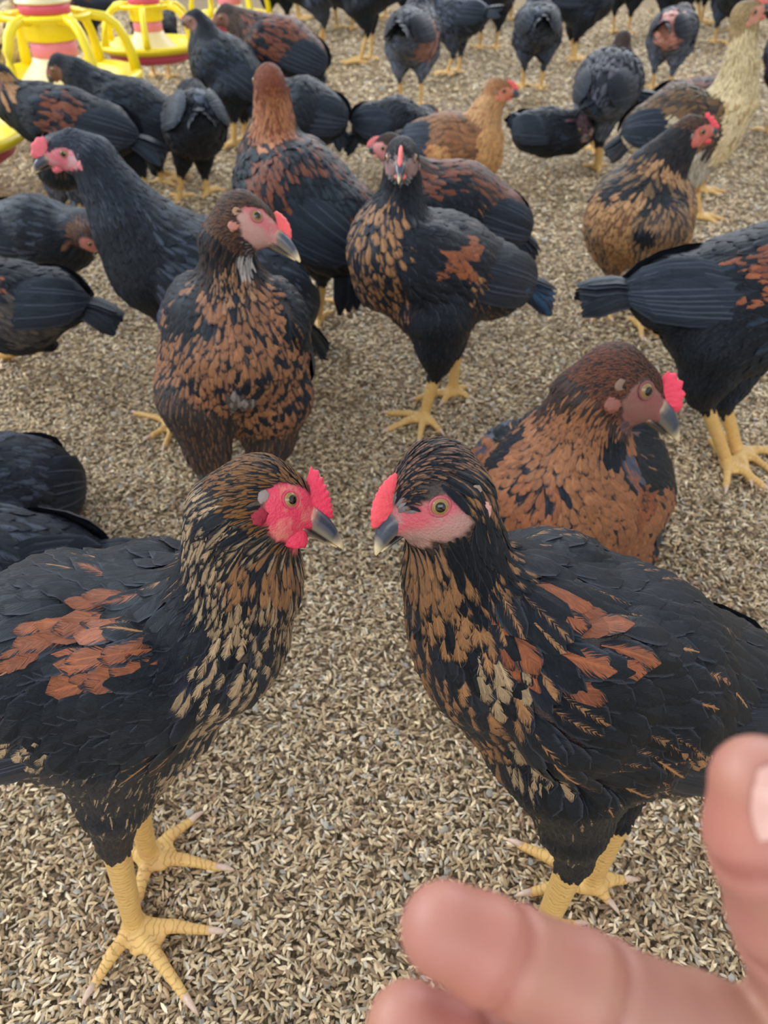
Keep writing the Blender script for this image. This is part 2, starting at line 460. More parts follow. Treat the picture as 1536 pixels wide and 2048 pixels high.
STY['speckled'] = dict(head=PT(BLK, BRN, .3, (.3, .8)), face=PT(GREY, BLK2, .5, (.5, 1.2)), neck=PT(BLK, BLK2, .3, (.3, .8)), breast=PT(BLK2, TAN, .75, (.3, 1.0), (.7, .95)),
    back=PT(BLK, TAN, .08, (.03, .1)), belly=PT(BLK, lin(140, 100, 70), .4, (.1, .4)), wing=PT(BLK, BLK2, .4, (.3, .8)), thigh=PT(BLK, BRN, .2, (.1, .3)), hock=PT(BLK, BLK2, .2), tail=PT(BLK, lin(50, 84, 118), .7, (.4, 1.0)))
STY['rustback'] = dict(STY['black'], head=PT(RUST, lin(150, 84, 58), .6, (.5, 1.3)), neck=PT(BLKB, BRN, .5, (.3, 1.0)), breast=PT(BLK, RUST, .35, (.3, 1)), back=PT(BLK, RUST, .55, (.3, 1.2)), wing=PT(BLK, lin(36, 50, 60), .5, (.4, 1)), belly=PT(BLK, BLK2, .4, (.2, .6)))
STY['brownback'] = dict(STY['black'], head=PT(DBR, BRN, .6, (.5, 1.3)), neck=PT(DBR, BRN, .6, (.5, 1.3)), back=PT(DBR, RUST, .7, (.4, 1.3)), wing=PT(BLK, RUST, .35, (.3, 1.1)), breast=PT(DBR, RUST, .6, (.4, 1.2)))
STY['buff'] = dict(head=PT(lin(150, 96, 62), BUFF, .8, (.6, 1.5)), face=PT(lin(180, 120, 92), PINKP, .5, (.6, 1.5)), neck=PT(lin(168, 120, 76), lin(206, 162, 110), .9, (.8, 1.8)), breast=PT(lin(176, 126, 76), lin(208, 160, 106), .9, (.8, 1.8)), back=PT(lin(110, 78, 50), lin(150, 104, 66), .7, (.6, 1.5)),
    belly=PT(lin(172, 116, 70), lin(196, 142, 92), .8, (.8, 1.6)), wing=PT(lin(120, 84, 56), lin(160, 110, 72), .7, (.6, 1.5)), thigh=PT(lin(180, 126, 80), lin(206, 156, 104), .8, (.8, 1.6)), hock=PT(BUFF, CREAM, .5), tail=PT(BLK, BRN, .3, (.3, .9)))
STY['buffdark'] = dict(STY['buff'], head=PT(DBR, lin(130, 90, 60), .6, (.5, 1.2)), neck=PT(BLKB, DBR, .6, (.4, 1.2)), back=PT(BLKB, lin(130, 100, 64), .5, (.4, 1.2)), wing=PT(lin(112, 84, 52), lin(170, 134, 86), .8, (.5, 1.3), (.7, 1.0)), breast=PT(lin(120, 84, 56), lin(188, 146, 98), .85, (.5, 1.4), (.75, 1.0)), belly=PT(lin(104, 76, 52), lin(180, 138, 96), .8, (.5, 1.4), (.75, 1.0)), thigh=PT(lin(80, 66, 54), lin(160, 124, 88), .7, (.5, 1.4)))
STY['cream'] = dict(STY['buff'], head=PT(lin(150, 128, 88), lin(190, 164, 116), .7, (.6, 1.3)), neck=PT(lin(176, 156, 112), lin(226, 208, 164), .85, (.7, 1.8)), breast=PT(lin(186, 160, 112), lin(232, 214, 172), .9, (.8, 1.8)), back=PT(lin(72, 60, 44), lin(122, 92, 58), .7, (.5, 1.3)), wing=PT(lin(64, 54, 44), lin(128, 94, 60), .6, (.4, 1.3)), thigh=PT(lin(150, 144, 132), lin(206, 196, 176), .8, (.7, 1.6)), belly=PT(lin(150, 140, 120), lin(210, 196, 160), .8, (.7, 1.6)), tail=PT(BLK, DBR, .3, (.3, .9)))

# ------------------------------------------------------------------ hens
def ellipse_blob(name, parent, c, X, Y, Z, rx, ry, rz, mat, col, nu=16, nv=10, wob=0.0, seed=0):
    vs_, fs = [], []
    for i in range(nv + 1):
        th = math.pi * i / nv
        for j in range(nu):
            ph = 2 * math.pi * j / nu
            d = V((math.sin(th) * math.cos(ph), math.sin(th) * math.sin(ph), math.cos(th)))
            k = 1 + wob * noise.noise(Vector(d * 2.2) + Vector((seed, seed * .7, 0)))
            vs_.append(V(c) + k * (V(X) * d[0] * rx + V(Y) * d[1] * ry + V(Z) * d[2] * rz))
    for i in range(nv):
        for j in range(nu):
            fs.append((i * nu + j, (i + 1) * nu + j, (i + 1) * nu + (j + 1) % nu, i * nu + (j + 1) % nu))
    return mesh_obj(name, vs_, fs, mat, parent, True, {'col': np.tile(col, (len(vs_), 1))})

def make_hen(name, label, cat, K, sty, detail, spots=(), comb=None, facecol=PINK, facecol2=PINKP, facesize=1.0, seed=1, group=None, legcol=LEGY, wings=True, tint=1.0):
    """K: key points. detail 3 = nearest hens, 2 = middle, 1 = far, 0 = farthest"""
    rng = random.Random(seed * 7919 + 13)
    if detail <= 1 and facecol is PINK:
        facecol, facecol2 = lin(120, 80, 74), lin(110, 90, 82)
        if comb is None: comb = dict(h=.22, n=5, wattle=.05, col=lin(150, 82, 78))
    h = {3: .0023, 2: .0036, 1: .005, 0: .0065}[detail]
    fsz = {3: 1.0, 2: 1.12, 1: 1.55, 0: 2.1}[detail]
    S = STY[sty]
    head, R = V(K['head'][0]), K['head'][1]
    beak = V(K['beak'])
    X = nrm(beak - head); upv = V(K.get('headup', (0, 0, 1)))
    Yl = nrm(np.cross(upv, X)); Z = np.cross(X, Yl)
    hp = lambda x, y, z: head + R * (x * X + y * Yl + z * Z)
    P = []
    HF = dict(fn=Yl, fs=0.84)
    minr = h * 1.25
    mx = lambda r: max(r, minr)
    P.append(Prim(hp(1.14, 0, .13), hp(.35, 0, .0), mx(.36 * R), .76 * R, .3 * R, 'face', -X, **HF))
    P.append(Prim(hp(.35, 0, -.22), hp(-.35, 0, -.25), .55 * R, .66 * R, .25 * R, 'face', -X, **HF))
    P.append(Prim(hp(.28, 0, .28), hp(-.35, 0, .12), .70 * R, .95 * R, .3 * R, 'head', -X, **HF))
    neck = [(V(p), r) for p, r in K['neck']]
    prev = (hp(-.35, 0, .0), .95 * R)
    for i, (p, r) in enumerate(neck):
        P.append(Prim(prev[0], p, prev[1], r, .012, 'head' if i == 0 else 'neck', None, fn=Yl if i == 0 else None, fs=.9 if i == 0 else 1))
        prev = (p, r)
    br, mid, rump, tail = [K[x] for x in ('breast', 'mid', 'rump', 'tail')]
    P.append(Prim(prev[0], br[0], prev[1], br[1], .02, 'neckb'))
    P.append(Prim(br[0], mid[0], br[1], mid[1], .02, 'body'))
    P.append(Prim(mid[0], rump[0], mid[1], rump[1], .02, 'body'))
    tb = V(rump[0]) + .35 * (V(tail) - V(rump[0]))
    P.append(Prim(rump[0], tb, rump[1] * .85, rump[1] * .35, .02, 'tail'))
    fwd = nrm(V(br[0]) - V(rump[0])); lat = nrm(np.cross((0, 0, 1), fwd)); upb = np.cross(fwd, lat)
    for e in K.get('extra', []):
        P.append(Prim(e[0], e[1], e[2], e[3], .018, e[4] if len(e) > 4 else 'body', e[5] if len(e) > 5 else (-fwd - .3 * V((0, 0, 1)))))
    # wings: slightly raised flat pads on both sides
    wing_def = {}
    if wings:
        for sd in (1, -1):
            r = V(mid[1])
            sh = V(br[0]) * .62 + V(mid[0]) * .38 + lat * sd * mid[1] * .70 + upb * br[1] * K.get('wup', .22)
            wt = V(rump[0]) + lat * sd * rump[1] * .62 + upb * rump[1] * K.get('wtu', .12) - fwd * rump[1] * .2
            if K.get('wing' + ('L' if sd > 0 else 'R')): sh, wt = [V(q) for q in K['wing' + ('L' if sd > 0 else 'R')]]
            nfl = nrm(lat * sd + upb * .35)
            P.append(Prim(sh, wt, mid[1] * K.get('wr', .62), rump[1] * .55, .006, 'wing', None, nfl, .5, side=sd))
            wing_def[sd] = (sh, wt, nfl)
    for L in K.get('legs', []):
        hip, rh = L['hip']; hock = V(L['hock']); foot = V(L['foot'])
        rk = L.get('rk', .0105)
        P.append(Prim(hip, V(hip) * .42 + hock * .58, rh, max(rh * .52, rk * 1.5), .02, 'thigh'))
        P.append(Prim(V(hip) * .42 + hock * .58, hock, max(rh * .52, rk * 1.5), rk, .012, 'hock'))
        rs = L.get('rs', .0072)
        ln = np.linalg.norm(foot - hock)
        if L.get('bare', True):
            P.append(Prim(hock, foot, mx(rs * 1.15), mx(rs * .9), .003, 'leg', t0=0))
        tl_ = [V(q) for q in L.get('toes', [])]
        for wa, wb in ((0, 1), (1, 2)):
            if len(tl_) > 2 and detail >= 2: P.append(Prim(foot - V((0, 0, .001)), foot + .19 * (tl_[wa] + tl_[wb] - 2 * foot), rs * .95, rs * .6, .006, 'leg', None, (0, 0, 1), .62, t0=ln))
        for ti, tp in enumerate(tl_):
            tp = V(tp); f0 = foot + V((0, 0, -.001)); kn = foot * .5 + tp * .5 + V((0, 0, .0035 if ti < 3 else .002))
            P.append(Prim(f0, kn, mx(rs * .82), mx(rs * .62), .004, 'leg', t0=ln))
            P.append(Prim(kn, tp, mx(rs * .62), mx(rs * .42), .002, 'leg', t0=ln + np.linalg.norm(kn - f0)))
    vert, quads = surface(P, h, K.get('floor', .003))
    # per vertex nearest shape, flow, zone
    nv = len(vert)
    D = np.empty((len(P), nv)); TT = np.empty((len(P), nv))
    for i, p in enumerate(P):
        D[i], TT[i] = p.dist(vert, True)
    near = D.argmin(0)
    wts = np.exp(-np.maximum(D - D.min(0), 0) / .006)
    flow = np.einsum('pv,pd->vd', wts, np.array([p.flow for p in P]))
    flow /= np.linalg.norm(flow, axis=1, keepdims=True) + 1e-9
    zn = np.array([p.zone for p in P], dtype=object)[near]
    gz = np.isin(zn, ['body', 'neckb']) * .75
    flow[:, 2] -= gz
    flow /= np.linalg.norm(flow, axis=1, keepdims=True) + 1e-9
    side = np.array([p.side for p in P])[near]
    # vertex normals
    fn = np.cross(vert[quads[:, 2]] - vert[quads[:, 0]], vert[quads[:, 3]] - vert[quads[:, 1]])
    vn = np.zeros_like(vert)
    for i in range(4): np.add.at(vn, quads[:, i], fn)
    vn /= np.linalg.norm(vn, axis=1, keepdims=True) + 1e-12
    up_c = vn @ upb; fw_c = vn @ fwd
    isb = np.isin(zn, ['body', 'neckb'])
    zn = np.where(isb & (up_c > .45), 'back', zn)
    zn = np.where(isb & (up_c <= .45) & (fw_c > -.15) & ((vert - V(mid[0])) @ fwd > -.01), 'breast', zn)
    zn = np.where(np.isin(zn, ['body']), 'belly', zn)
    zn = np.where(np.isin(zn, ['neckb']), 'breast', zn)
    # head local coordinates, face mask
    hl = (vert - head) @ np.stack([X, Yl, Z], 1) / R
    fd = ((hl[:, 0] - .50) / (1.02 * facesize)) ** 2 + ((hl[:, 2] + .05) / (.76 * facesize)) ** 2
    fd = np.where(hl[:, 0] > 1.0, np.minimum(fd, .8), fd)
    wob = np.array([noise.noise(Vector(p) * 160) for p in vert.tolist()]) * .35 if detail >= 2 else 0
    onhead = np.linalg.norm(hl, axis=1) < 1.9
    fm = np.clip((1.12 - fd - wob) / .25, 0, 1) * onhead * (hl[:, 2] > -.86 * facesize)
    fm = np.where(np.isin(zn, ['breast', 'back', 'wing', 'body']), 0, fm)
    zcol = {z: V(S[z][0]) * .88 + V(S[z][1]) * (.10 * S[z][2]) for z in S}
    col = np.array([zcol.get(z, V(legcol)) for z in zn])
    fc = V(facecol)
    if K.get('lowpale'):
        lp = (np.clip((.12 - hl[:, 2]) / .3, 0, 1) * K['lowpale'])[:, None]; fc = fc * (1 - lp) + V(facecol2) * lp
    col = col * (1 - fm[:, None]) + fc * fm[:, None]
    legm = (zn == 'leg').astype(float)
    col2 = np.tile(V(facecol2), (nv, 1)); col2[legm > 0] = V(LEGP)
    legt = np.zeros(nv)
    for i, p in enumerate(P):
        if p.zone == 'leg':
            m = near == i; legt[m] = p.t0 + TT[i][m] * np.linalg.norm(p.b - p.a)
    base = V((K.get('base', V(mid[0])[:2])[0], K.get('base', V(mid[0])[:2])[1], 0))
    root = empty(name, base)
    tag(root, label, cat, group)
    mesh_obj('body', vert, quads, M_BODY, root, True,
             {'col': col, 'col2': col2, 'mk': np.stack([fm, legm, 0 * fm], 1)}, {'legt': legt})
    sk = Skin(vert, quads, flow, zn)
    # pigment spots given as seen pixels
    sp = []
    for s in spots:
        u, v = (s[0] - 768) / FPX, (s[1] - 1024) / FPX
        d = Vector((u, CT - v * ST, -(ST + v * CT)))
        loc, n_, i_, dd = sk.bvh.ray_cast(Vector((0, 0, CAM_H)), d.normalized())
        if loc is None: continue
        sp.append((V(loc), rm(s[2], loc), s[3]))
    def pick(p, z):
        pt = S[z]
        for c, r, q in sp:
            if np.linalg.norm(p - c) < r * rng.uniform(.72, 1.12):
                pt = q
        A, B, pr, w, tp, jA = pt
        k = tint * (1 + rng.uniform(-jA, jA)); kb = 1 + rng.uniform(-.18, .18)
        A = V(A) * k; B = V(B) * kb
        if rng.random() < pr: return A, B, (rng.uniform(*w), rng.uniform(*tp), rng.random()), 1.0 if rng.random() < .3 else 0.0
        return A, (A * .5 + B * .5), (0, 1.2, rng.random()), .0
    # sow feathers
    eyes_ = []
    for sd in (1, -1):
        ea = K.get('eye_at', (.20, .25))
        loc, n_, i_, dd = sk.bvh.ray_cast(Vector(hp(ea[0], sd * 2.5, ea[1])), Vector(-sd * Yl))
        if loc is not None: eyes_.append(V(loc))
    er_ = K.get('eye_r', .26) * R
    ta = np.linalg.norm(fn, axis=1) * .5
    qz = zn[quads[:, 0]]; qfm = fm[quads].mean(1); qside = side[quads[:, 0]]
    out = {'plumage': [], 'wing1': [], 'wing-1': []}
    for z in set(qz):
        if z == 'leg' or z not in FZ: continue
        L, Wd, sp_, lift = FZ[z]
        fb = fsz * (K.get('fbig', 1.0) if z in ('back', 'wing') else 1.0)
        L, Wd, sp_, lift = L * fb, Wd * fb, sp_ * fb, lift * fb
        ok = (qz == z) & (qfm < .45)
        if z == 'face': ok = (qz == z) & (qfm < .6)
        ii = np.nonzero(ok)[0]
        if not len(ii): continue
        A = ta[ii].sum(); ncand = int(3.2 * A / (sp_ ** 2)) + 1
        rs_ = np.random.RandomState(seed + len(z))
        pick_i = rs_.choice(ii, ncand, p=ta[ii] / A)
        ab = rs_.rand(ncand, 2)
        q = quads[pick_i]
        pos = (vert[q[:, 0]] * ((1 - ab[:, :1]) * (1 - ab[:, 1:])) + vert[q[:, 1]] * (ab[:, :1] * (1 - ab[:, 1:])) + vert[q[:, 2]] * (ab[:, :1] * ab[:, 1:]) + vert[q[:, 3]] * ((1 - ab[:, :1]) * ab[:, 1:]))
        grid = {}; r2 = (sp_ * .72) ** 2; cs = sp_
        for j in range(ncand):
            p = pos[j]; key = (int(p[0] // cs), int(p[1] // cs), int(p[2] // cs)); bad = False
            for dx in (-1, 0, 1):
                for dy in (-1, 0, 1):
                    for dz in (-1, 0, 1):
                        for o in grid.get((key[0] + dx, key[1] + dy, key[2] + dz), ()):
                            if (o[0] - p[0]) ** 2 + (o[1] - p[1]) ** 2 + (o[2] - p[2]) ** 2 < r2: bad = True; break
                        if bad: break
                    if bad: break
                if bad: break
            if bad: continue
            grid.setdefault(key, []).append(tuple(p))
            if z == 'wing' and detail >= 2:
                wd_ = wing_def.get(int(qside[pick_i[j]]) or 1)
                s_w = (p - wd_[0]) @ (wd_[1] - wd_[0]) / ((wd_[1] - wd_[0]) @ (wd_[1] - wd_[0]))
                if s_w > .66 and rng.random() < .85: continue
            Lf = L * rng.uniform(.85, 1.15); Wf = Wd * rng.uniform(.85, 1.15)
            nearface = onhead_fast(p, head, X, R)
            if z in ('head', 'neck') and nearface < 1: Lf *= .6 + .4 * max(0, nearface); Wf *= .8
            # start the feather so that its far half shows at p
            c, n_ = sk.march(p, Lf, rng)
            if z in ('head', 'face', 'neck') and any(np.linalg.norm(c[q_] - e_) < er_ * 1.35 for e_ in eyes_ for q_ in (1, 2, 3, 4)): continue
            lf = lift * rng.uniform(.75, 1.35)
            c = c + n_ * (0.0003 + lf * SS[:, None] ** 1.2 * 1.0)
            A_, B_, fp_, sh_ = pick(c[3], z)
            tgt = 'plumage' if z != 'wing' else 'wing%d' % (qside[pick_i[j]] or 1)
            out[tgt].append((c, n_, Wf, A_, B_, fp_, sh_))
    def emit(nm, lst, par=root, flight=False):
        if not lst: return None
        return build_feathers(nm, par, [l[0] for l in lst], [l[1] for l in lst], [l[2] for l in lst], [l[3] for l in lst], [l[4] for l in lst], [l[5] for l in lst], [l[6] for l in lst], flight=flight)
    # wings: coverts and the long flight feathers
    nfl_n = {3: 18, 2: 10, 1: 7, 0: 5}[detail]
    for sd in wing_def:
        sh, wt, nfl = wing_def[sd]
        ax_ = wt - sh; Lw = np.linalg.norm(ax_); ax_ = ax_ / Lw
        dn = nrm(np.cross(ax_, nfl)); dn = dn if dn[2] < 0 else -dn
        wtop = K.get('wr', .62) * mid[1]
        fl = []
        for j in range(nfl_n):
            f = j / (nfl_n - 1)
            b0 = sh + ax_ * Lw * (.20 + .38 * f) + dn * wtop * (.42 - .95 * f)
            e0 = wt + ax_ * Lw * K.get('wl', .42) * (.75 + .35 * math.sin(f * 2.4)) + dn * rump[1] * (.22 - .62 * f)
            c, n_ = [], []
            for s_ in SS:
                q = b0 + (e0 - b0) * s_
                loc, nn, _, dd = sk.near(q)
                side_ok = dd < .045
                if side_ok: q = V(loc) + V(nn) * (.0006 + .0075 * min(1, s_ * 2.2) + .0030 * f * s_) * (1 if detail > 1 else 1.6)
                c.append(q); n_.append(nrm(V(nn) + nfl) if side_ok else nfl)
            c = np.array(c); c[1:-1] = .5 * c[1:-1] + .25 * (c[:-2] + c[2:])
            A, B = V(S['tail'][0]), V(S['tail'][1])
            fl.append((c, np.array(n_), .021 * (1.2 if detail < 3 else 1), V(lin(30, 36, 46)) * rng.uniform(.8, 1.4) * tint, V(SLATE) * .8, (0, 1.2, rng.random()), 1.0 if rng.random() < .5 else 0))
        wl_ = out['wing%d' % sd]
        if len(wl_) > 3:           # stray coverts away from the wing belong to the body plumage
            mp = np.array([q[0][2] for q in wl_]); lab = np.full(len(mp), -1); cur = 0
            for a0 in range(len(mp)):
                if lab[a0] >= 0: continue
                st_ = [a0]; lab[a0] = cur
                while st_:
                    w0 = st_.pop(); nb = np.nonzero((lab < 0) & (((mp - mp[w0]) ** 2).sum(1) < (.013 * fsz) ** 2))[0]
                    lab[nb] = cur; st_ += nb.tolist()
                cur += 1
            big = np.bincount(lab).argmax()
            out['plumage'] += [q for q, l_ in zip(wl_, lab) if l_ != big]; wl_ = [q for q, l_ in zip(wl_, lab) if l_ == big]
        wg = emit('wing', wl_)
        if wg is not None: emit('flight_feathers', fl, wg, True)
    emit('plumage', out['plumage'])
    # tail
    tv = V(tail) - tb; Lt = np.linalg.norm(tv); td = tv / Lt
    tl = nrm(np.cross((0, 0, 1), td)); tu = np.cross(td, tl); fl = []
    nt = {3: 12, 2: 10, 1: 7, 0: 5}[detail]
    for j in range(nt):
        f = (j / (nt - 1)) * 2 - 1
        st = tb - td * rump[1] * .5 + tl * f * rump[1] * .22
        en = V(tail) + tl * f * rump[1] * .55 - tu * abs(f) ** 1.4 * rump[1] * .55 - td * Lt * .12 * abs(f)
        c = np.array([st + (en - st) * s_ + tu * (.01 * math.sin(math.pi * s_) + .0015 * (nt - abs(f) * nt) * .3) for s_ in SS])
        nn = nrm(tu * (.9 - .5 * abs(f)) + tl * f * .9)
        A = V(S['tail'][0]); B = V(S['tail'][1])
        on = rng.random() < S['tail'][2]
        fl.append((c, np.tile(nn, (5, 1)), .024 * (1.15 if detail < 3 else 1), A * rng.uniform(.8, 1.4) * tint, B, (rng.uniform(*S['tail'][3]) if on else 0, 1.2, rng.random()), .5))
    emit('tail', fl, root, True)
    # ---------------- head parts
    seg = {3: 18, 2: 14, 1: 10, 0: 8}[detail]
    bl = np.linalg.norm(beak - head) / R
    bc = K.get('beakcol', (lin(58, 66, 80), lin(226, 208, 166)))
    def mand(name_, x0, x1, zt0, zt1, zb0, zb1, w0, curve, c0, c1, cm):
        rings, cols = [], []
        for i in range(10):
            f = i / 9; x = x0 + (x1 - x0) * f
            zt = zt0 + (zt1 - zt0) * f ** curve; zb = zb0 + (zb1 - zb0) * f
            if zt - zb < .04: m_ = (zt + zb) / 2; zt, zb = m_ + .02, m_ - .02
            w = max(.02, w0 * (1 - f ** 1.6))
            th = np.arange(seg) / seg * 2 * math.pi
            zc, zr = (zt + zb) / 2, (zt - zb) / 2
            rings.append(np.array([hp(x, w * math.cos(a), zc + zr * math.sin(a)) for a in th]))
            g = min(1, max(0, (f - .72) / .2)); e = max(0, 1 - f / .15)
            for a in th:
                k_ = max(0, -math.sin(a)) ** 2 * .45
                gg = min(1, g + k_ * (1 if f > .2 else .3))
                c_ = V(c0) * (1 - gg) + V(c1) * gg
                cols.append(c_ * (1 - e) + V(cm) * e)
        vv, ff = loft(rings)
        return mesh_obj(name_, vv, ff, M_BEAK, root, True, {'col': np.array(cols)})
    mand('beak', 1.08, bl, .52, -.10, -.10, -.18, .34, 2.3, bc[0], bc[1], V(facecol) * .4 + V(CREAM) * .6)
    mand('lower_beak', 1.0, bl * .92, -.10, -.17, -.33, -.22, .26, 1.0, lin(40, 38, 40), bc[1], V(facecol) * .5 + V(CREAM) * .5)
    if detail >= 2:
        for sd in (1, -1):
            ellipse_blob('nostril', root, hp(1.38, sd * .20, .22), nrm(X - .35 * Z), Yl, Z, .14 * R, .07 * R, .07 * R, M_BEAK, lin(46, 50, 62), 10, 6)
    # comb
    cb_ = comb or {}
    ch, cc, tilt = cb_.get('h', .45), cb_.get('col', lin(232, 72, 100)), cb_.get('tilt', 0.0)
    if ch > 0:
        nu, nw = (46, 9) if detail >= 2 else (18, 4)
        u0, u1 = cb_.get('u0', 1.50), cb_.get('u1', .40)
        vv, cols, ff = [], [], []
        for sgn in (1, -1):
            for i in range(nu):
                u = i / (nu - 1)
                x = u0 + (u1 - u0) * u; zb = .32 + (cb_.get('z1', .88) - .32) * u ** .75
                ang = math.radians(30 + 70 * u)
                env = (.25 + .75 * math.sin(math.pi * min(1, .12 + .80 * u)) ** .8) * (1 if u < .93 else (1 - u) / .07 * .6 + .4)
                if cb_.get('peak'): env = (.36 + .64 * u ** 1.15) * (1 if u < .95 else .9)
                saw = abs(((u * cb_.get('n', 7) + .1) % 1) - .5) * 2
                hgt = ch * env * (1 - cb_.get('saw', .28) * saw)
                for q in range(nw):
                    v_ = q / (nw - 1)
                    th = .13 * math.sqrt(max(0, 1 - v_ ** 2.2)) * (1 + .07 * math.sin(u * 40 + v_ * 9)) * min(1, 6 * (1 - u) + .1) * min(1, 6 * u + .25) + .004
                    y = sgn * th + tilt * v_ * hgt
                    vv.append(hp(x + math.cos(ang) * (hgt * v_ - .12 * (1 - v_)), y, zb + math.sin(ang) * (hgt * v_ - .12 * (1 - v_))))
                    cols.append(V(cc) * (1 + .12 * v_))
            o_ = 0 if sgn > 0 else nu * nw
            for i in range(nu - 1):
                for q in range(nw - 1):
                    a = o_ + i * nw + q
                    ff.append((a, a + nw, a + nw + 1, a + 1) if sgn < 0 else (a, a + 1, a + nw + 1, a + nw))
        o_ = nu * nw
        for i in range(nu - 1):
            a = i * nw + nw - 1; ff.append((a, a + o_, a + o_ + nw, a + nw))
        for q in range(nw - 1):
            ff.append((q, q + o_, q + 1 + o_, q + 1)); a = (nu - 1) * nw + q; ff.append((a, a + 1, a + 1 + o_, a + o_))
        mesh_obj('comb', vv, ff, M_COMB, root, True, {'col': np.array(cols)})
    # eyes, earlobes, wattles
    def surf(x, z, sd):
        o = hp(x, sd * 2.5, z); loc, nn, i_, dd = sk.bvh.ray_cast(Vector(o), Vector(-sd * Yl))
        if loc is None: return hp(x, sd * .8, z), sd * Yl
        return V(loc), V(nn)
    er = K.get('eye_r', .26) * R
    for sd in (1, -1):
        p, nn = surf(*K.get('eye_at', (.20, .25)), sd)
        d = nrm(nn + .5 * sd * Yl + .12 * X)
        c = p - d * er * .45
        a = nrm(np.cross(d, Z)); b = np.cross(d, a)
        rings, cols = [], []
        for i in range(14):
            th = math.pi * .62 * (i / 13) + .001
            ph = np.arange(20) / 20 * 2 * math.pi
            rings.append(c + er * (math.cos(th) * d + math.sin(th) * (np.cos(ph)[:, None] * a + np.sin(ph)[:, None] * b)))
            g = th / .95
            ccol = lin(136, 112, 66) if g < .80 else (lin(170, 146, 96) if g < .98 else lin(50, 40, 36))
            cols += [ccol] * 20
        vv, ff = loft(rings, True, False)
        ey = mesh_obj('eye', vv, ff, M_EYE, root, True, {'col': np.array(cols)})
        rings = []
        for i in range(5):
            th = .50 * (i / 4) + .001
            ph = np.arange(16) / 16 * 2 * math.pi
            rings.append(c + er * 1.012 * (math.cos(th) * d + math.sin(th) * (np.cos(ph)[:, None] * a + np.sin(ph)[:, None] * b)))
        vv, ff = loft(rings, True, False)
        mesh_obj('pupil', vv, ff, M_PUPIL, ey, True)
        if detail >= 2:
            vv, ff = [], []; n1, n2 = 28, 8
            for i in range(n1):
                ph = 2 * math.pi * i / n1
                rad_ = nrm(math.cos(ph) * a + math.sin(ph) * b); sq = 1 - .16 * abs(rad_ @ Z)
                cc_ = c + d * er * .52 + rad_ * er * .98 * sq
                for q in range(n2):
                    t_ = 2 * math.pi * q / n2
                    vv.append(cc_ + er * .17 * (math.cos(t_) * rad_ + math.sin(t_) * d))
            for i in range(n1):
                for q in range(n2):
                    ff.append((i * n2 + q, ((i + 1) % n1) * n2 + q, ((i + 1) % n1) * n2 + (q + 1) % n2, i * n2 + (q + 1) % n2))
            lc = V(facecol) * .75 + V(lin(90, 70, 70)) * .25
            mesh_obj('eyelid', vv, ff, M_LID, root, True, {'col': np.tile(lc, (len(vv), 1))})
            p2, n2_ = surf(-.36, -.50, sd)
            ellipse_blob('earlobe', root, p2, X, n2_, Z, .22 * R, .07 * R, .28 * R, M_COMB, V(cb_.get('lobe', facecol)), 18, 12, .35, seed)
            p2, n2_ = surf(-.52, -.04, sd)
            ellipse_blob('ear_tuft', root, p2, X, n2_, Z, .15 * R, .035 * R, .18 * R, M_COMB, V(cb_.get('ear', lin(140, 124, 112))), 18, 12, .25, seed + 3)
        ws = cb_.get('wattle', .3)
        if ws > 0:
            ellipse_blob('wattle', root, hp(.92, sd * .2, -.40 - ws * .3), X, Yl, Z, (.28 + ws * .35) * R, .13 * R, (.10 + ws * .5) * R, M_COMB, V(cc), 14, 10, .35, seed + 5)
    # claws
    for L in K.get('legs', []):
        if detail < 2: break
        foot = V(L['foot'])
        for tp in L.get('toes', []):
            tp = V(tp); d = nrm((tp - foot) * V((1, 1, 0)))
            pts = [tp - d * .003 + V((0, 0, .001)), tp + d * .004 + V((0, 0, .0012)), tp + d * .009 - V((0, 0, .0006)), tp + d * .0125 - V((0, 0, .0035))]
            vv, ff = tube(pts, [.0028, .0024, .0015, .0004], 8)
            mesh_obj('claw', vv, ff, M_CLAW, root, True)
    return root
def onhead_fast(p, head, X, R):
    d = p - head
    return np.linalg.norm(d - .3 * R * X) / R - .6

# key points from picture: (px, py, dY, rpx)
def kp(Y, **k):
    out = {}
    def c(q): p = W(q[0], q[1], Y + q[2]); return (p, rm(q[3], p))
    for n, q in k.items():
        if n in ('rump', 'mid', 'breast', 'head'): out[n] = c(q)
        elif n in ('tail', 'beak'): out[n] = W(q[0], q[1], Y + (q[2] if len(q) > 2 else 0))
        elif n == 'neck': out[n] = [c(x) for x in q]
        elif n == 'extra': out[n] = [(c(x[0])[0], c(x[1])[0], c(x[0])[1], c(x[1])[1], *x[2:]) for x in q]
        elif n == 'legs':
            L = []
            for x in q:
                foot = G(x['foot'][0], x['foot'][1], .011)
                ho = W(x['hock'][0], x['hock'][1], foot[1] + (x['hock'][2] if len(x['hock']) > 2 else 0))
                d = dict(foot=foot, hock=ho, rk=rm(x.get('rk', 26), ho), rs=x.get('rs', .0072))
                hp_ = x['hip']; p = W(hp_[0], hp_[1], (foot[1] if len(hp_) < 5 else Y) + hp_[2]); d['hip'] = (p, rm(hp_[3], p))
                if 'toes' in x: d['toes'] = [G(a, b, .008) for a, b in x['toes']]
                else: d['toes'] = toes_at(foot, x.get('yaw', 0), x.get('tl', .055))
                L.append(d)
            out[n] = L
        else: out[n] = q
    return out
def toes_at(foot, yaw, L):
    o = []
    for a, l in ((-38, .85), (0, 1.0), (38, .85), (175, .5)):
        t = math.radians(yaw + a)
        o.append(V(foot) * V((1, 1, 0)) + V((math.cos(t) * L * l, math.sin(t) * L * l, .007)))
    return o
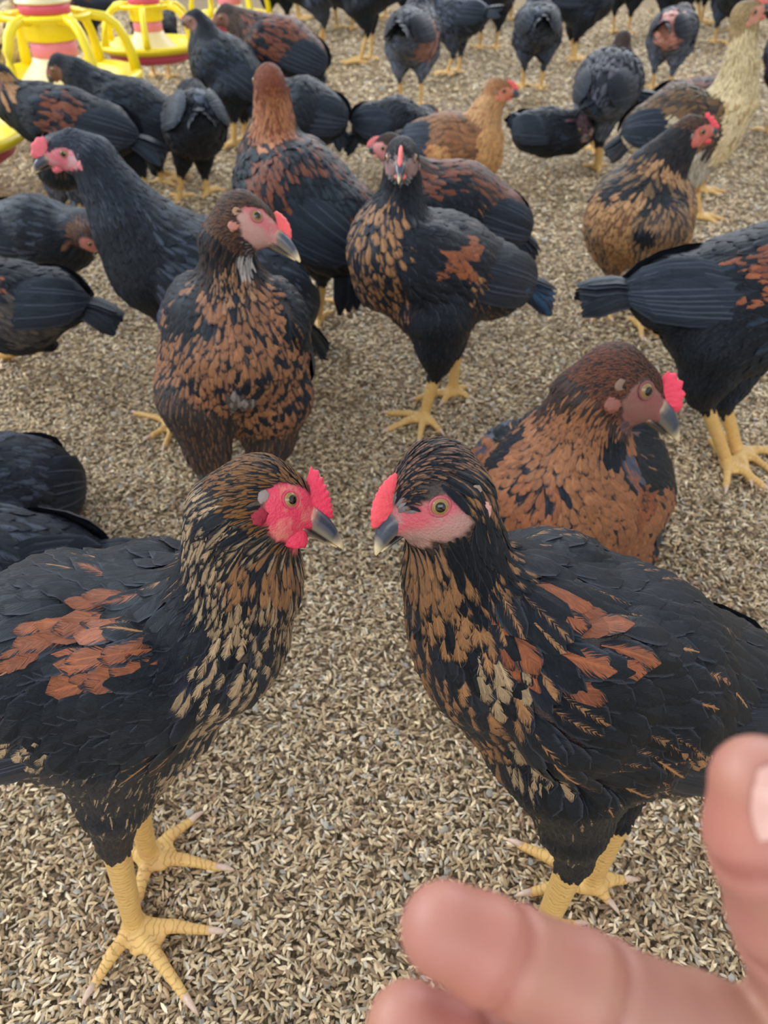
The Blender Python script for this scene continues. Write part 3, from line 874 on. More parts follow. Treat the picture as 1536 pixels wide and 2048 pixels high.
def posed(base, yaw, s=1.0, sit=False, neckup=1.0, headyaw=None, droop=0.0, bowed=False):
    """a hen standing or lying at a floor point, facing yaw (degrees, 0 = to the right, 90 = away)"""
    a = math.radians(yaw); f = V((math.cos(a), math.sin(a), 0)); l = V((-math.sin(a), math.cos(a), 0)); u = V((0, 0, 1))
    B = V(base); dz = -.125 if sit else 0
    q = lambda x, y, z: B + s * (f * x + l * y + u * (z + dz))
    n = neckup
    hy = a if headyaw is None else math.radians(headyaw)
    fh = V((math.cos(hy), math.sin(hy), 0))
    if bowed:
        neck = [(q(.14, 0, .21), .024 * s), (q(.105, 0, .23), .034 * s)]; hd = q(.175, 0, .17)
        bk = hd + s * (fh * .026 - u * .030)
    else:
        hd = q(.115, 0, .26 + .085 * n); bk = hd + s * (fh * .036 - u * .012)
        neck = [(q(.102, 0, .26 + .045 * n), .024 * s), (q(.085, 0, .25), .036 * s)]
    K = dict(head=(hd, .0155 * s), beak=bk, neck=neck, breast=(q(.055, 0, .200), .060 * s), mid=(q(0, 0, .188), .073 * s), rump=(q(-.070, 0, .205), .055 * s), tail=q(-.20, 0, .245 - droop), base=(B[0], B[1]))
    L = []
    for sd in (1, -1):
        foot = B + s * (f * .01 * sd + l * .032 * sd) + u * .009
        if sit:
            continue
        L.append(dict(hip=(q(0, .036 * sd, .145), .045 * s), hock=q(-.018, .034 * sd, .092), rk=.0105 * s, foot=foot, rs=.0065 * s, toes=toes_at(foot, yaw, .055 * s)))
    K['legs'] = L
    return K
# ------------------------------------------------------------------ floor and rice husk litter
def ground_z(x, y):
    return .0022 * np.sin(x * 23 + 1.3 * np.sin(y * 11)) * np.cos(y * 19 + x * 7) + .0016 * np.sin(x * 61 + y * 37)
def build_floor():
    m, nt, b = new_mat('litter_floor'); k = NT(nt)
    co = k.n('ShaderNodeNewGeometry').outputs['Position']
    n1 = k.noise(co, 260.0, 3.0, 0.7); n2 = k.noise(co, 14.0, 4.0, 0.6); n3 = k.noise(co, 90.0, 3.0, 0.7)
    c = k.mix(k.smooth(n1, .38, .62), lin(108, 94, 74), lin(184, 164, 132))
    c = k.mix(k.m('MULTIPLY', k.smooth(n3, .45, .68), .55), c, lin(120, 104, 82))
    c = k.mix(k.m('MULTIPLY', k.smooth(n2, .45, .7), .35), c, lin(188, 168, 132))
    k.put(b.inputs['Base Color'], c); b.inputs['Roughness'].default_value = .9
    b.inputs['Specular IOR Level'].default_value = .2
    k.put(b.inputs['Normal'], k.bump(k.m('ADD', n1, k.m('MULTIPLY', n3, 1.5)), .9, .004))
    xs = np.linspace(-4.5, 4.5, 120); ys = np.linspace(-1.5, 9.0, 140)
    X, Y = np.meshgrid(xs, ys, indexing='ij')
    Z = ground_z(X, Y) - .004
    v = np.stack([X, Y, Z], -1).reshape(-1, 3)
    i, j = np.meshgrid(np.arange(119), np.arange(139), indexing='ij')
    a = (i * 140 + j).ravel(); f = np.stack([a, a + 140, a + 141, a + 1], 1)
    o = mesh_obj('floor', v, f, m); o['kind'] = 'structure'
def build_husks():
    m, nt, b = new_mat('rice_husk'); k = NT(nt)
    co = k.n('ShaderNodeNewGeometry').outputs['Position']
    n1 = k.noise(co, 900.0, 2.0, .6); n2 = k.noise(co, 9.0, 3.0, .6)
    hsv = k.n('ShaderNodeHueSaturation'); k.put(hsv.inputs['Color'], k.attr('col'))
    k.put(hsv.inputs['Value'], k.m('MULTIPLY', k.m('MULTIPLY_ADD', n1, .3, .85), k.m('MULTIPLY_ADD', n2, .5, .76)))
    k.put(b.inputs['Base Color'], hsv.outputs[0]); b.inputs['Roughness'].default_value = .6
    b.inputs['Specular IOR Level'].default_value = .35
    rs = np.random.RandomState(5)
    pal = np.array([lin(*c) for c in ((214, 194, 156), (198, 176, 138), (176, 150, 116), (146, 122, 94), (228, 212, 180), (196, 186, 166), (120, 102, 80), (168, 158, 142))])
    pw = np.array([.17, .22, .20, .13, .09, .08, .07, .04]); pw /= pw.sum()
    C, D, Lh, Wh, ZZ = [], [], [], [], []
    bands = [(-.06, .55, 140000, 1.0), (.55, .95, 95000, 1.1), (.95, 1.6, 42000, 1.35), (1.6, 2.8, 15000, 1.8), (2.8, 5.5, 4200, 2.7)]
    for y0, y1, dens, sc in bands:
        xw = lambda y: .66 * (y * CT + CAM_H * ST) + .12
        ymx = y1; area_ = (xw(y0) + xw(y1)) * (y1 - y0)
        n = int(dens * area_)
        y = rs.uniform(y0, y1, n); x = rs.uniform(-1, 1, n) * xw(y)
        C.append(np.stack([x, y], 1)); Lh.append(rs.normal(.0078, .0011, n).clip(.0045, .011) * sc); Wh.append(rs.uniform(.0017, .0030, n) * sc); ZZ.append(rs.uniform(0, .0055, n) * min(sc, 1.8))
    C = np.vstack(C); L = np.concatenate(Lh); Wd = np.concatenate(Wh); n = len(C)
    zz = np.concatenate(ZZ)
    flake = rs.rand(n) < .010
    yaw = rs.uniform(0, 2 * math.pi, n); pit = rs.normal(0, .26, n); rol = rs.normal(0, .5, n)
    Wd = np.where(flake, L * rs.uniform(.5, .8, n), Wd)
    fx = np.stack([np.cos(yaw) * np.cos(pit), np.sin(yaw) * np.cos(pit), np.sin(pit)], 1)
    sx = np.stack([-np.sin(yaw), np.cos(yaw), 0 * yaw], 1)
    ux = np.cross(fx, sx); s2 = sx * np.cos(rol)[:, None] + ux * np.sin(rol)[:, None]; u2 = -sx * np.sin(rol)[:, None] + ux * np.cos(rol)[:, None]
    P0 = np.stack([C[:, 0], C[:, 1], ground_z(C[:, 0], C[:, 1]) + .0005 + zz], 1)
    tmpl = [(-.5, 0, 0), (-.22, -.5, .0), (-.22, .5, .0), (-.2, 0, .42), (.22, -.46, 0), (.22, .46, 0), (.22, 0, .38), (.5, 0, .05)]
    v = np.empty((n, 8, 3))
    for i, (a, b_, c) in enumerate(tmpl):
        v[:, i] = P0 + fx * (a * L)[:, None] + s2 * (b_ * Wd)[:, None] + u2 * (c * np.minimum(Wd, .0035))[:, None]
    f = np.array([(0, 1, 3, 3), (0, 3, 2, 2), (1, 4, 6, 3), (3, 6, 5, 2), (4, 7, 6, 6), (6, 7, 5, 5)])
    tri = np.array([(0, 1, 3), (0, 3, 2), (1, 4, 6), (1, 6, 3), (3, 6, 5), (3, 5, 2), (4, 7, 6), (6, 7, 5)])
    F = (tri[None] + (np.arange(n) * 8)[:, None, None]).reshape(-1, 3)
    ci = rs.choice(len(pal), n, p=pw); col = pal[ci] * rs.uniform(.72, 1.15, (n, 1))
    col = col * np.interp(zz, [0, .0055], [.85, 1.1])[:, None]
    col[flake] = np.array(lin(176, 172, 160)) * rs.uniform(.5, 1.1, (flake.sum(), 1))
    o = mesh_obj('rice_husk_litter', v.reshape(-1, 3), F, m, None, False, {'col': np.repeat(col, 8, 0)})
    tag(o, 'loose pale rice husks spread over the whole shed floor', 'litter', kind='stuff')
build_floor()
build_husks()

def wall(name, x0, x1, y0, y1, h_):
    m = bpy.data.materials.get('wall_block') or simple_mat('wall_block', lin(150, 146, 138), .9, .2, 9, .25, .6, 60)
    v = [(x, y, z) for z in (-.05, h_) for x, y in ((x0, y0), (x1, y0), (x1, y1), (x0, y1))]
    o = mesh_obj(name, v, [(3, 2, 1, 0), (4, 5, 6, 7), (0, 1, 5, 4), (1, 2, 6, 5), (2, 3, 7, 6), (3, 0, 4, 7)], m, None, False); o['kind'] = 'structure'
wall('wall_left', -4.5, -4.4, -1.5, 9.0, .75); wall('wall_right', 4.4, 4.5, -1.5, 9.0, .75)
wall('wall_back', -4.5, 4.5, 8.9, 9.0, .75)
# ------------------------------------------------------------------ the hens near the camera
P_ORG = PT(BLK, ORG, .9, (.6, 1.6), (.85, 1.1)); P_ORGS = PT(BLK, ORG, .55, (.2, 1.0), (.8, 1.1))
P_TANT = PT(BLK, PALE, .85, (.35, 1.1), (.78, 1.0)); P_TAN = PT(BLK2, TAN, .97, (.8, 1.6), (.85, 1.05)); P_BLK = PT(BLK, TAN, .10, (.02, .05))
if 'L' in ONLY:
    make_hen('hen', 'speckled golden-necked hen with a bright pink face, standing in the left foreground facing right', 'hen',
     kp(.255, rump=(-110, 1395, 0, 145), mid=(150, 1322, 0, 196), breast=(400, 1265, 0, 140), tail=(-420, 1230, 0),
        neck=[(478, 1035, 0, 86), (484, 1100, 0, 92), (488, 1165, 0, 92)], head=(541, 1008, 0, 73), beak=(691, 1088, 0), headup=(0, .62, .78),
        extra=[((440, 1260, 0, 112), (330, 1400, 0, 110)), ((120, 1430, 0, 120), (250, 1470, 0, 100)), ((300, 1420, 0, 110), (240, 1530, 0, 80))],
        legs=[dict(hip=(225, 1450, -.005, 112), hock=(228, 1680, 0), rk=34, foot=(268, 1850), toes=[(185, 1975), (375, 2000), (425, 1862), (262, 1765)], rs=.0078),
              dict(hip=(225, 1430, .0, 90), hock=(270, 1600, 0), rk=30, foot=(298, 1712), toes=[(385, 1640), (440, 1735), (278, 1800), (215, 1700)], rs=.0078)],
        wr=.66, wup=.2), 'hero_left', 3,
     spots=[(320, 1180, 95, P_BLK), (250, 1110, 90, P_BLK), (500, 1180, 62, PT(BLK2, TAN, .9, (.6, 1.4), (.75, .95))), (560, 1190, 60, P_TAN), (470, 1300, 70, P_TANT),
            (130, 1240, 92, P_ORG), (185, 1315, 78, P_ORG), (100, 1200, 55, P_ORG), (230, 1190, 40, P_ORGS), (170, 1160, 50, P_ORGS), (30, 1280, 75, P_ORGS), (120, 1350, 55, P_ORG), (60, 1420, 90, P_BLK), (330, 1270, 75, P_BLK)],
     comb=dict(h=1.02, peak=1, n=8.5, saw=.12, u0=1.52, u1=.70, z1=.60, col=lin(222, 60, 92), wattle=.45, ear=lin(140, 130, 126), lobe=lin(196, 60, 84)), seed=1)
if 'R' in ONLY:
    make_hen('hen', 'dark hen with rust-flecked black wing, head lowered to the left, standing in the right foreground', 'hen',
     kp(.25, rump=(1435, 1405, .035, 158), mid=(1215, 1345, .012, 206), breast=(1020, 1270, 0, 165), tail=(1800, 1430, .07),
        neck=[(893, 1010, 0, 80), (912, 1080, 0, 74), (915, 1150, 0, 84)], head=(858, 988, .004, 79), beak=(745, 1102, -.019), headup=(0, .42, .9), eye_at=(.42, .30), fbig=1.15, lowpale=.8,
        extra=[((930, 1230, 0, 95), (1010, 1380, 0, 110)), ((1080, 1450, 0, 120), (1150, 1520, 0, 95)), ((1200, 1470, .02, 130), (1400, 1470, .04, 90))],
        legs=[dict(hip=(1140, 1530, .0, 112), hock=(1150, 1715, 0), rk=36, foot=(1085, 1862), toes=[(960, 1900), (1010, 1960), (1120, 1960), (1150, 1850)], rs=.0086),
              dict(hip=(1230, 1500, .02, 80), hock=(1235, 1640, 0), rk=24, foot=(1182, 1762), toes=[(1040, 1690), (1060, 1785), (1215, 1800), (1250, 1760)], rs=.0084)],
        wr=.72, wup=.25, wl=.30), 'hero_right', 3,
     spots=[(860, 1120, 70, P_TAN), (860, 1200, 75, P_TAN), (900, 1280, 80, PT(BLK, TAN, .8, (.5, 1.3), (.75, .95))), (960, 1080, 45, P_BLK), (960, 1140, 65, P_BLK), (1010, 1100, 50, P_BLK),
            (1060, 1315, 66, P_ORG), (1110, 1295, 45, P_ORG), (1190, 1245, 48, P_ORG), (1258, 1262, 40, P_ORG), (1235, 1330, 60, P_ORGS), (1290, 1345, 44, P_ORG), (1190, 1395, 38, P_ORG), (1080, 1250, 70, PT(BLK, TAN, .5, (.1, .5))), (1350, 1300, 90, P_BLK), (1240, 1130, 100, P_BLK),
            (1000, 1390, 70, P_TANT), (1080, 1540, 80, P_TANT), (1130, 1560, 50, P_TANT)],
     comb=dict(h=.50, n=9, saw=.07, wattle=0, col=lin(220, 80, 92), ear=lin(150, 132, 120), lobe=lin(206, 150, 145)), facesize=.74, facecol=lin(186, 84, 96), facecol2=lin(160, 134, 124), seed=2)
# ------------------------------------------------------------------ hens in the middle
CT1 = dict(h=.38, n=7, wattle=.2)
if 'M' in ONLY:
    P_FB = PT(BLK2, lin(176, 118, 76), .97, (.9, 1.7), (.85, 1.1))
    make_hen('hen', 'chestnut-breasted hen with brown head, lying on the litter behind the rust-flecked hen', 'hen',
     kp(.60, rump=(1235, 985, .10, 105), mid=(1160, 970, .05, 165), breast=(1120, 990, -.01, 150), tail=(1340, 1130, .19), lowpale=.5, headup=(0, .4, .9),
        neck=[(1175, 800, .0, 66), (1165, 850, .0, 74), (1150, 900, .0, 98)], head=(1243, 782, 0, 74), beak=(1364, 874, -.01),
        extra=[((1050, 960, .03, 85), (1080, 1060, .0, 85)), ((1180, 1080, .0, 90), (1250, 1100, .04, 60))],
        wingL=(W(1225, 935, .60), W(1290, 1060, .66)), wingR=(W(1000, 900, .68), W(1010, 1020, .74)), wr=.40, wl=.6, floor=.004), 'brown_sit', 3,
     spots=[(1130, 960, 150, P_FB), (1150, 1080, 110, P_FB), (1050, 1040, 90, PT(BLK2, lin(176, 110, 68), .9, (.8, 1.6), (.85, 1.1))), (1000, 900, 60, P_BLK), (1230, 920, 40, P_BLK), (1270, 950, 40, PT(SLATE, ORG, .5, (.3, .8))), (1290, 1020, 55, P_ORG)],
     comb=dict(h=.56, n=4.5, saw=.2, wattle=0, u1=.75, col=lin(226, 66, 92), ear=lin(130, 104, 90), lobe=lin(140, 88, 76)), facecol=lin(136, 80, 80), facecol2=lin(130, 96, 86), facesize=.76, seed=3)
    make_hen('hen', 'tan-breasted hen facing the camera with its head turned right, behind the pink-faced hen', 'hen',
     kp(.74, lowpale=.75, rump=(500, 700, .10, 92), headup=(0, .6, .8), mid=(472, 715, .05, 120), breast=(468, 705, -.02, 104), tail=(590, 690, .17),
        neck=[(452, 482, .0, 46), (460, 530, .0, 47), (467, 580, .0, 58)], head=(497, 450, 0, 50), beak=(604, 518, -.01),
        extra=[((430, 640, .0, 95), (400, 780, .0, 85)), ((520, 650, 0, 92), (540, 780, .0, 75)), ((470, 780, .01, 80), (480, 830, .03, 45))],
        legs=[dict(hip=(395, 800, .02, 74), hock=(428, 960, .02), rk=26, foot=(438, 1042), yaw=-100), dict(hip=(552, 800, .03, 64), hock=(530, 925, .03), rk=30, foot=(532, 1010), yaw=-90)],
        wingL=(W(575, 625, .74), W(585, 745, .82)), wingR=(W(370, 615, .75), W(360, 730, .83)), wr=.50, wl=.15), 'front', 3,
     spots=[(485, 680, 88, PT(BLK2, lin(170, 118, 80), .9, (.5, 1.4), (.8, 1.05))), (470, 600, 56, PT(BLK2, lin(176, 132, 94), .85, (.5, 1.2), (.78, 1.0))), (360, 640, 50, P_BLK), (590, 640, 30, PT(BLK2, PALE, .5, (.1, .6))), (490, 540, 25, PT(GREY, lin(210, 200, 190), .6, (.5, 1.2))), (480, 810, 34, PT(lin(96, 88, 88), lin(176, 168, 166), .7, (.3, 1)))],
     comb=dict(h=.40, n=6, saw=.08, u1=.6, wattle=0, col=lin(226, 92, 92), ear=lin(160, 126, 98), lobe=lin(176, 116, 100)), facecol=lin(188, 104, 108), facecol2=lin(172, 142, 132), facesize=.88, seed=4)
    make_hen('hen', 'blue-black hen with a pink comb, looking left with its neck stretched at left', 'hen',
     kp(1.0, rump=(540, 600, .06, 86), mid=(420, 570, .04, 118), breast=(320, 520, 0, 98), tail=(660, 700, .16),
        neck=[(185, 320, 0, 42), (222, 380, 0, 52), (265, 450, 0, 72)], head=(136, 306, 0, 35), beak=(60, 342, -.02),
        legs=[dict(hip=(390, 650, 0, 70), hock=(380, 760, .0), rk=22, foot=(352, 850), toes=[(272, 826), (300, 874), (330, 892), (390, 850)], tl=.06),
              dict(hip=(440, 650, .04, 60), hock=(450, 740, .0), rk=22, foot=(420, 815), yaw=180)], wr=.66), 'slate', 2,
     comb=dict(h=.68, n=3.5, saw=.12, u1=.7, wattle=.2, col=lin(222, 112, 124), ear=lin(90, 96, 108), lobe=lin(222, 140, 148)), facecol=lin(204, 110, 124), facecol2=lin(176, 170, 172), facesize=.85, tint=.85, seed=5)
    make_hen('hen', 'speckled black hen with rusty wing patch and blue tail, standing mid-floor facing the camera', 'hen',
     kp(.96, rump=(985, 560, .05, 72), mid=(880, 545, .02, 108), breast=(790, 500, -.01, 84), tail=(1110, 580, .08),
        neck=[(803, 350, .0, 33), (802, 395, .0, 36), (790, 440, .0, 52)], head=(803, 322, -.01, 35), beak=(797, 362, -.06),
        extra=[((760, 480, 0, 52), (770, 560, 0, 60)), ((850, 600, .0, 70), (880, 650, 0, 58))],
        legs=[dict(hip=(876, 640, 0, 62), hock=(876, 728, .0), rk=26, foot=(848, 832), toes=[(775, 860), (880, 862), (838, 880), (775, 826)], rs=.0085),
              dict(hip=(900, 620, .03, 50), hock=(912, 690, .0), rk=18, foot=(906, 782), toes=[(938, 795), (885, 805), (830, 798), (930, 775)], rs=.0085)], wr=.66, wtu=.2), 'speckled', 2,
     spots=[(925, 530, 42, P_ORG), (890, 545, 28, P_ORGS), (950, 500, 30, P_ORG), (760, 470, 60, PT(BLK2, TAN, .85, (.5, 1.2), (.8, 1))), (1060, 560, 60, PT(lin(40, 56, 76), lin(64, 104, 140), .6, (.4, 1)))],
     comb=dict(h=.40, n=6, saw=.1, wattle=.1, col=lin(240, 120, 116)), facecol=lin(150, 120, 118), facecol2=lin(86, 84, 88), facesize=.7, seed=6)
    make_hen('hen', 'black hen seen from behind with rusty back and dark green tail, at the right edge', 'hen',
     kp(.84, rump=(1345, 590, 0, 72), mid=(1475, 610, .0, 128), breast=(1600, 560, 0, 118), tail=(1150, 575, 0),
        neck=[(1740, 300, .0, 36), (1720, 360, .0, 50), (1680, 440, .0, 80)], head=(1760, 260, 0, 40), beak=(1850, 280, 0),
        extra=[((1400, 640, 0, 70), (1440, 690, 0, 75))],
        legs=[dict(hip=(1430, 690, 0, 74), hock=(1405, 790, .0), rk=30, foot=(1455, 925), toes=[(1452, 975), (1530, 975), (1536, 895), (1420, 880)], rs=.0085),
              dict(hip=(1480, 700, .04, 74), hock=(1446, 800, .0), rk=24, foot=(1475, 900), toes=[(1545, 905), (1540, 940), (1500, 960), (1450, 870)], rs=.0085)], wr=.66, wtu=.25), 'black', 2,
     spots=[(1500, 560, 42, P_ORGS), (1480, 530, 36, P_ORGS), (1530, 520, 40, PT(BLK, RUST, .8, (.5, 1.4))), (1510, 600, 34, P_ORGS)], seed=7)
    make_hen('hen', 'dark hen with a long orange-brown neck, seen from behind, right of the blue-black hen', 'hen',
     kp(1.22, rump=(672, 455, -.03, 92), mid=(595, 400, .0, 104), breast=(560, 350, .05, 84), tail=(745, 610, -.06), headup=(0, 0, 1),
        neck=[(545, 200, .04, 34), (548, 245, .04, 38), (545, 300, .04, 50)], head=(536, 168, .04, 32), beak=(512, 178, .11),
        legs=[dict(hip=(630, 490, 0, 56), hock=(645, 545, .0), rk=18, foot=(636, 640), yaw=100, rs=.0085), dict(hip=(680, 490, .04, 50), hock=(690, 560, .0), rk=16, foot=(690, 610), yaw=100)], wr=.62), 'rustback', 2,
     spots=[(545, 250, 60, PT(lin(140, 80, 50), lin(188, 130, 88), .8, (.5, 1.5))), (535, 365, 50, PT(BLK, RUST, .85, (.5, 1.4))), (600, 340, 45, PT(BLK, RUST, .5, (.4, 1))), (660, 420, 70, PT(BLK, lin(40, 52, 60), .5, (.4, 1))), (700, 520, 70, P_BLK)],
     comb=dict(h=.1, wattle=0, lobe=lin(130, 80, 58), ear=lin(130, 80, 58)), facesize=.3, facecol=RUST, seed=8)
    make_hen('hen', 'black hen lying down behind the speckled hen, its red comb just showing', 'hen',
     kp(1.18, rump=(990, 445, .0, 62), mid=(915, 420, 0, 84), breast=(860, 400, 0, 66), tail=(1080, 505, 0),
        neck=[(790, 305, 0, 24), (805, 335, 0, 28), (825, 365, 0, 40)], head=(772, 296, 0, 22), beak=(735, 304, 0), floor=.004), 'brownback', 2,
     spots=[(940, 460, 70, P_BLK), (1000, 470, 60, P_BLK)], comb=dict(h=.5, wattle=.1, col=lin(212, 120, 122)), facecol=lin(196, 130, 128), seed=9)
    make_hen('hen', 'tawny mottled hen with a red face, standing front-on at right behind the black tail', 'hen',
     kp(1.30, rump=(1290, 440, .12, 62), mid=(1280, 430, .04, 96), breast=(1280, 430, -.02, 86), tail=(1250, 420, .24),
        neck=[(1360, 285, 0, 32), (1340, 312, 0, 38), (1310, 350, 0, 52)], head=(1390, 265, 0, 28), beak=(1438, 268, 0),
        extra=[((1235, 420, 0, 56), (1225, 470, 0, 50)), ((1330, 430, 0, 50), (1330, 490, 0, 44))],
        legs=[dict(hip=(1230, 460, 0, 54), hock=(1226, 545, .0), rk=14, foot=(1205, 612), yaw=-120, rs=.008), dict(hip=(1320, 460, .0, 54), hock=(1300, 540, .0), rk=14, foot=(1278, 645), yaw=-60, rs=.008)],
        wr=.45), 'buffdark', 2, spots=[(1345, 300, 45, PT(BLKB, DBR, .4, (.3, 1))), (1220, 390, 30, PT(BLKB, TAN, .3, (.3, 1))), (1290, 480, 24, PT(BLK, BLK2, .3))],
     comb=dict(h=.6, peak=1, n=4, wattle=.2, col=lin(230, 84, 96)), facecol=lin(196, 100, 92), facecol2=lin(190, 130, 110), seed=10)
    make_hen('hen', 'tall cream-necked hen with brown wings, stretching upright near the right edge', 'hen',
     kp(1.80, rump=(1290, 262, .0, 44), mid=(1350, 245, .0, 62), breast=(1420, 262, 0, 56), tail=(1205, 300, 0),
        neck=[(1488, 70, 0, 24), (1482, 130, 0, 32), (1465, 200, 0, 44)], head=(1497, 30, 0, 24), beak=(1542, 14, 0),
        extra=[((1440, 230, 0, 44), (1400, 300, 0, 44), 'thigh'), ((1400, 300, 0, 46), (1385, 325, 0, 36), 'thigh')],
        legs=[dict(hip=(1385, 310, 0, 36), hock=(1388, 366, .0), rk=14, foot=(1398, 432), yaw=-10, rs=.009), dict(hip=(1410, 300, .04, 30), hock=(1402, 350, .0), rk=12, foot=(1405, 380), yaw=0, rs=.009)], wr=.7), 'cream', 2,
     comb=dict(h=.35, wattle=.2, col=lin(206, 110, 100)), facecol=lin(190, 130, 110), facecol2=lin(190, 150, 120), facesize=.8, seed=11)
    make_hen('hen', 'plain buff-orange hen lying down with its neck raised, looking right', 'hen',
     kp(1.95, rump=(850, 285, .02, 42), mid=(895, 295, 0, 60), breast=(945, 295, 0, 52), tail=(790, 265, .03),
        neck=[(985, 200, 0, 22), (972, 225, 0, 27), (960, 262, 0, 38)], head=(1000, 183, 0, 21), beak=(1043, 192, 0),
        extra=[((975, 290, 0, 28), (975, 320, 0, 26))], floor=.004), 'buff', 2,
     comb=dict(h=.45, wattle=.1, col=lin(226, 96, 92)), facecol=lin(206, 124, 96), facecol2=lin(200, 140, 110), facesize=.8, seed=12)
if 'B' in ONLY:
    # hens along the left edge
    make_hen('hen', 'dark hen resting at the left edge, brown shoulder towards the blue-black hen', 'hen',
     kp(1.30, rump=(15, 465, 0, 52), mid=(70, 468, 0, 66), breast=(130, 478, 0, 54), tail=(-90, 440, 0), neck=[(165, 455, -.03, 26), (160, 460, -.02, 34)], head=(178, 478, -.05, 22), beak=(192, 512, -.05), floor=.004), 'slate', 1,
     spots=[(155, 480, 50, PT(DBR, lin(130, 88, 62), .8, (.6, 1.4)))], comb=dict(h=.3, wattle=0), facecol=lin(190, 120, 110), seed=20, tint=.7)
    make_hen('hen', 'hen lying at the left edge with its black tail pointing right', 'hen',
     kp(1.02, rump=(110, 600, 0, 56), mid=(30, 615, 0, 84), breast=(-60, 600, 0, 80), tail=(250, 632, 0), neck=[(-120, 460, 0, 30), (-100, 520, 0, 50)], head=(-130, 430, 0, 32), beak=(-190, 450, 0),
        legs=[dict(hip=(-20, 640, -.04, 50), hock=(100, 688, -.03), rk=14, foot=(-10, 712), yaw=180, rs=.009)], floor=.004), 'black', 2,
     spots=[(10, 570, 32, P_ORGS), (60, 650, 70, PT(lin(64, 60, 58), lin(100, 90, 82), .6, (.3, 1)))], seed=21)
    make_hen('hen', 'violet-black hen lying at the left edge behind the pink-faced hen', 'hen',
     kp(.66, rump=(60, 975, .04, 90), mid=(20, 985, .02, 110), breast=(-60, 1000, .0, 120), tail=(140, 1080, .05), neck=[(-150, 850, 0, 46), (-120, 900, 0, 70)], head=(-170, 810, 0, 44), beak=(-260, 840, 0), wr=.7, floor=.004), 'slate', 2, seed=22, tint=.9)
    make_hen('hen', 'charcoal hen lying just behind the pink-faced hen, its wing pointing right', 'hen',
     kp(.47, rump=(100, 1120, .02, 80), mid=(-20, 1140, .0, 120), breast=(-160, 1150, .0, 130), tail=(330, 1110, .03), neck=[(-300, 1000, 0, 60), (-250, 1060, 0, 80)], head=(-330, 950, 0, 55), beak=(-440, 980, 0), wr=.75, floor=.004), 'slate', 2, seed=23, tint=.75)
    make_hen('hen', 'dark hen standing behind the blue-black hen head, only thighs and pale shanks showing', 'hen',
     kp(1.55, rump=(125, 310, .1, 36), mid=(122, 325, .04, 42), breast=(120, 330, 0, 40), tail=(140, 300, .2), neck=[(122, 310, -.02, 24), (120, 315, -.01, 30)], head=(124, 305, -.04, 20), beak=(118, 325, -.09),
        legs=[dict(hip=(112, 345, 0, 32), hock=(118, 385, .0), rk=15, foot=(112, 452), yaw=-90, rs=.012), dict(hip=(148, 350, 0, 30), hock=(157, 395, .0), rk=12, foot=(155, 460), yaw=-90, rs=.012)]), 'grey', 1, comb=dict(h=0, wattle=0), facesize=.2, seed=24, legcol=lin(214, 196, 150), tint=.6)
    # round the feeders
    make_hen('hen', 'black hen reaching its head into the nearest feeder pan', 'hen',
     kp(2.02, rump=(335, 250, 0, 46), mid=(270, 228, 0, 58), breast=(215, 200, 0, 44), tail=(360, 255, 0), neck=[(148, 145, 0, 26), (175, 172, 0, 34)], head=(118, 138, 0, 20), beak=(98, 168, 0),
        legs=[dict(hip=(290, 270, 0, 36), hock=(315, 325, .0), rk=12, foot=(325, 362), yaw=0, rs=.009), dict(hip=(310, 280, .04, 30), hock=(310, 340, .0), rk=10, foot=(340, 350), yaw=0, rs=.008)]), 'black', 1, seed=25)
    make_hen('hen', 'black hen seen from behind with a greyish rump, right of the nearest feeder', 'hen',
     kp(1.88, rump=(395, 235, -.05, 48), mid=(390, 250, .0, 58), breast=(392, 250, .06, 44), tail=(400, 225, -.13), neck=[(385, 190, .1, 26), (388, 215, .08, 34)], head=(380, 200, .15, 20), beak=(380, 215, .19),
        legs=[dict(hip=(370, 290, 0, 30), hock=(364, 335, .0), rk=11, foot=(358, 396), yaw=90, rs=.008), dict(hip=(405, 290, 0, 30), hock=(408, 340, .0), rk=10, foot=(416, 384), yaw=80, rs=.008)]), 'black', 1,
     spots=[(415, 205, 28, PT(SLATE, SLATE, .8, (.6, 1)))], seed=26)
    make_hen('hen', 'brown-shouldered black hen feeding at the left edge, behind the blue-black hen', 'hen',
     kp(1.80, rump=(215, 262, 0, 48), mid=(140, 250, 0, 62), breast=(75, 225, 0, 50), tail=(340, 300, 0), neck=[(10, 180, 0, 26), (30, 205, 0, 36)], head=(0, 160, 0, 21), beak=(-12, 185, 0),
        legs=[dict(hip=(250, 300, 0, 30), hock=(280, 330, .0), rk=12, foot=(294, 406), yaw=0, rs=.010)]), 'black', 1,
     spots=[(130, 235, 55, PT(BLK, RUST, .75, (.5, 1.4))), (10, 180, 36, PT(lin(150, 116, 84), BUFF, .8, (.6, 1.5)))], seed=27)
    make_hen('hen', 'black hen standing between the two far feeders', 'hen',
     kp(2.45, rump=(490, 165, -.03, 44), mid=(455, 145, .0, 60), breast=(430, 120, .0, 48), tail=(530, 220, -.04), neck=[(405, 55, 0, 20), (412, 85, 0, 28)], head=(388, 42, 0, 17), beak=(362, 50, 0),
        legs=[dict(hip=(460, 185, 0, 34), hock=(468, 225, .0), rk=11, foot=(468, 288), yaw=200, rs=.010), dict(hip=(485, 185, 0, 34), hock=(488, 225, .0), rk=11, foot=(490, 280), yaw=190, rs=.010)]), 'black', 1, seed=28)
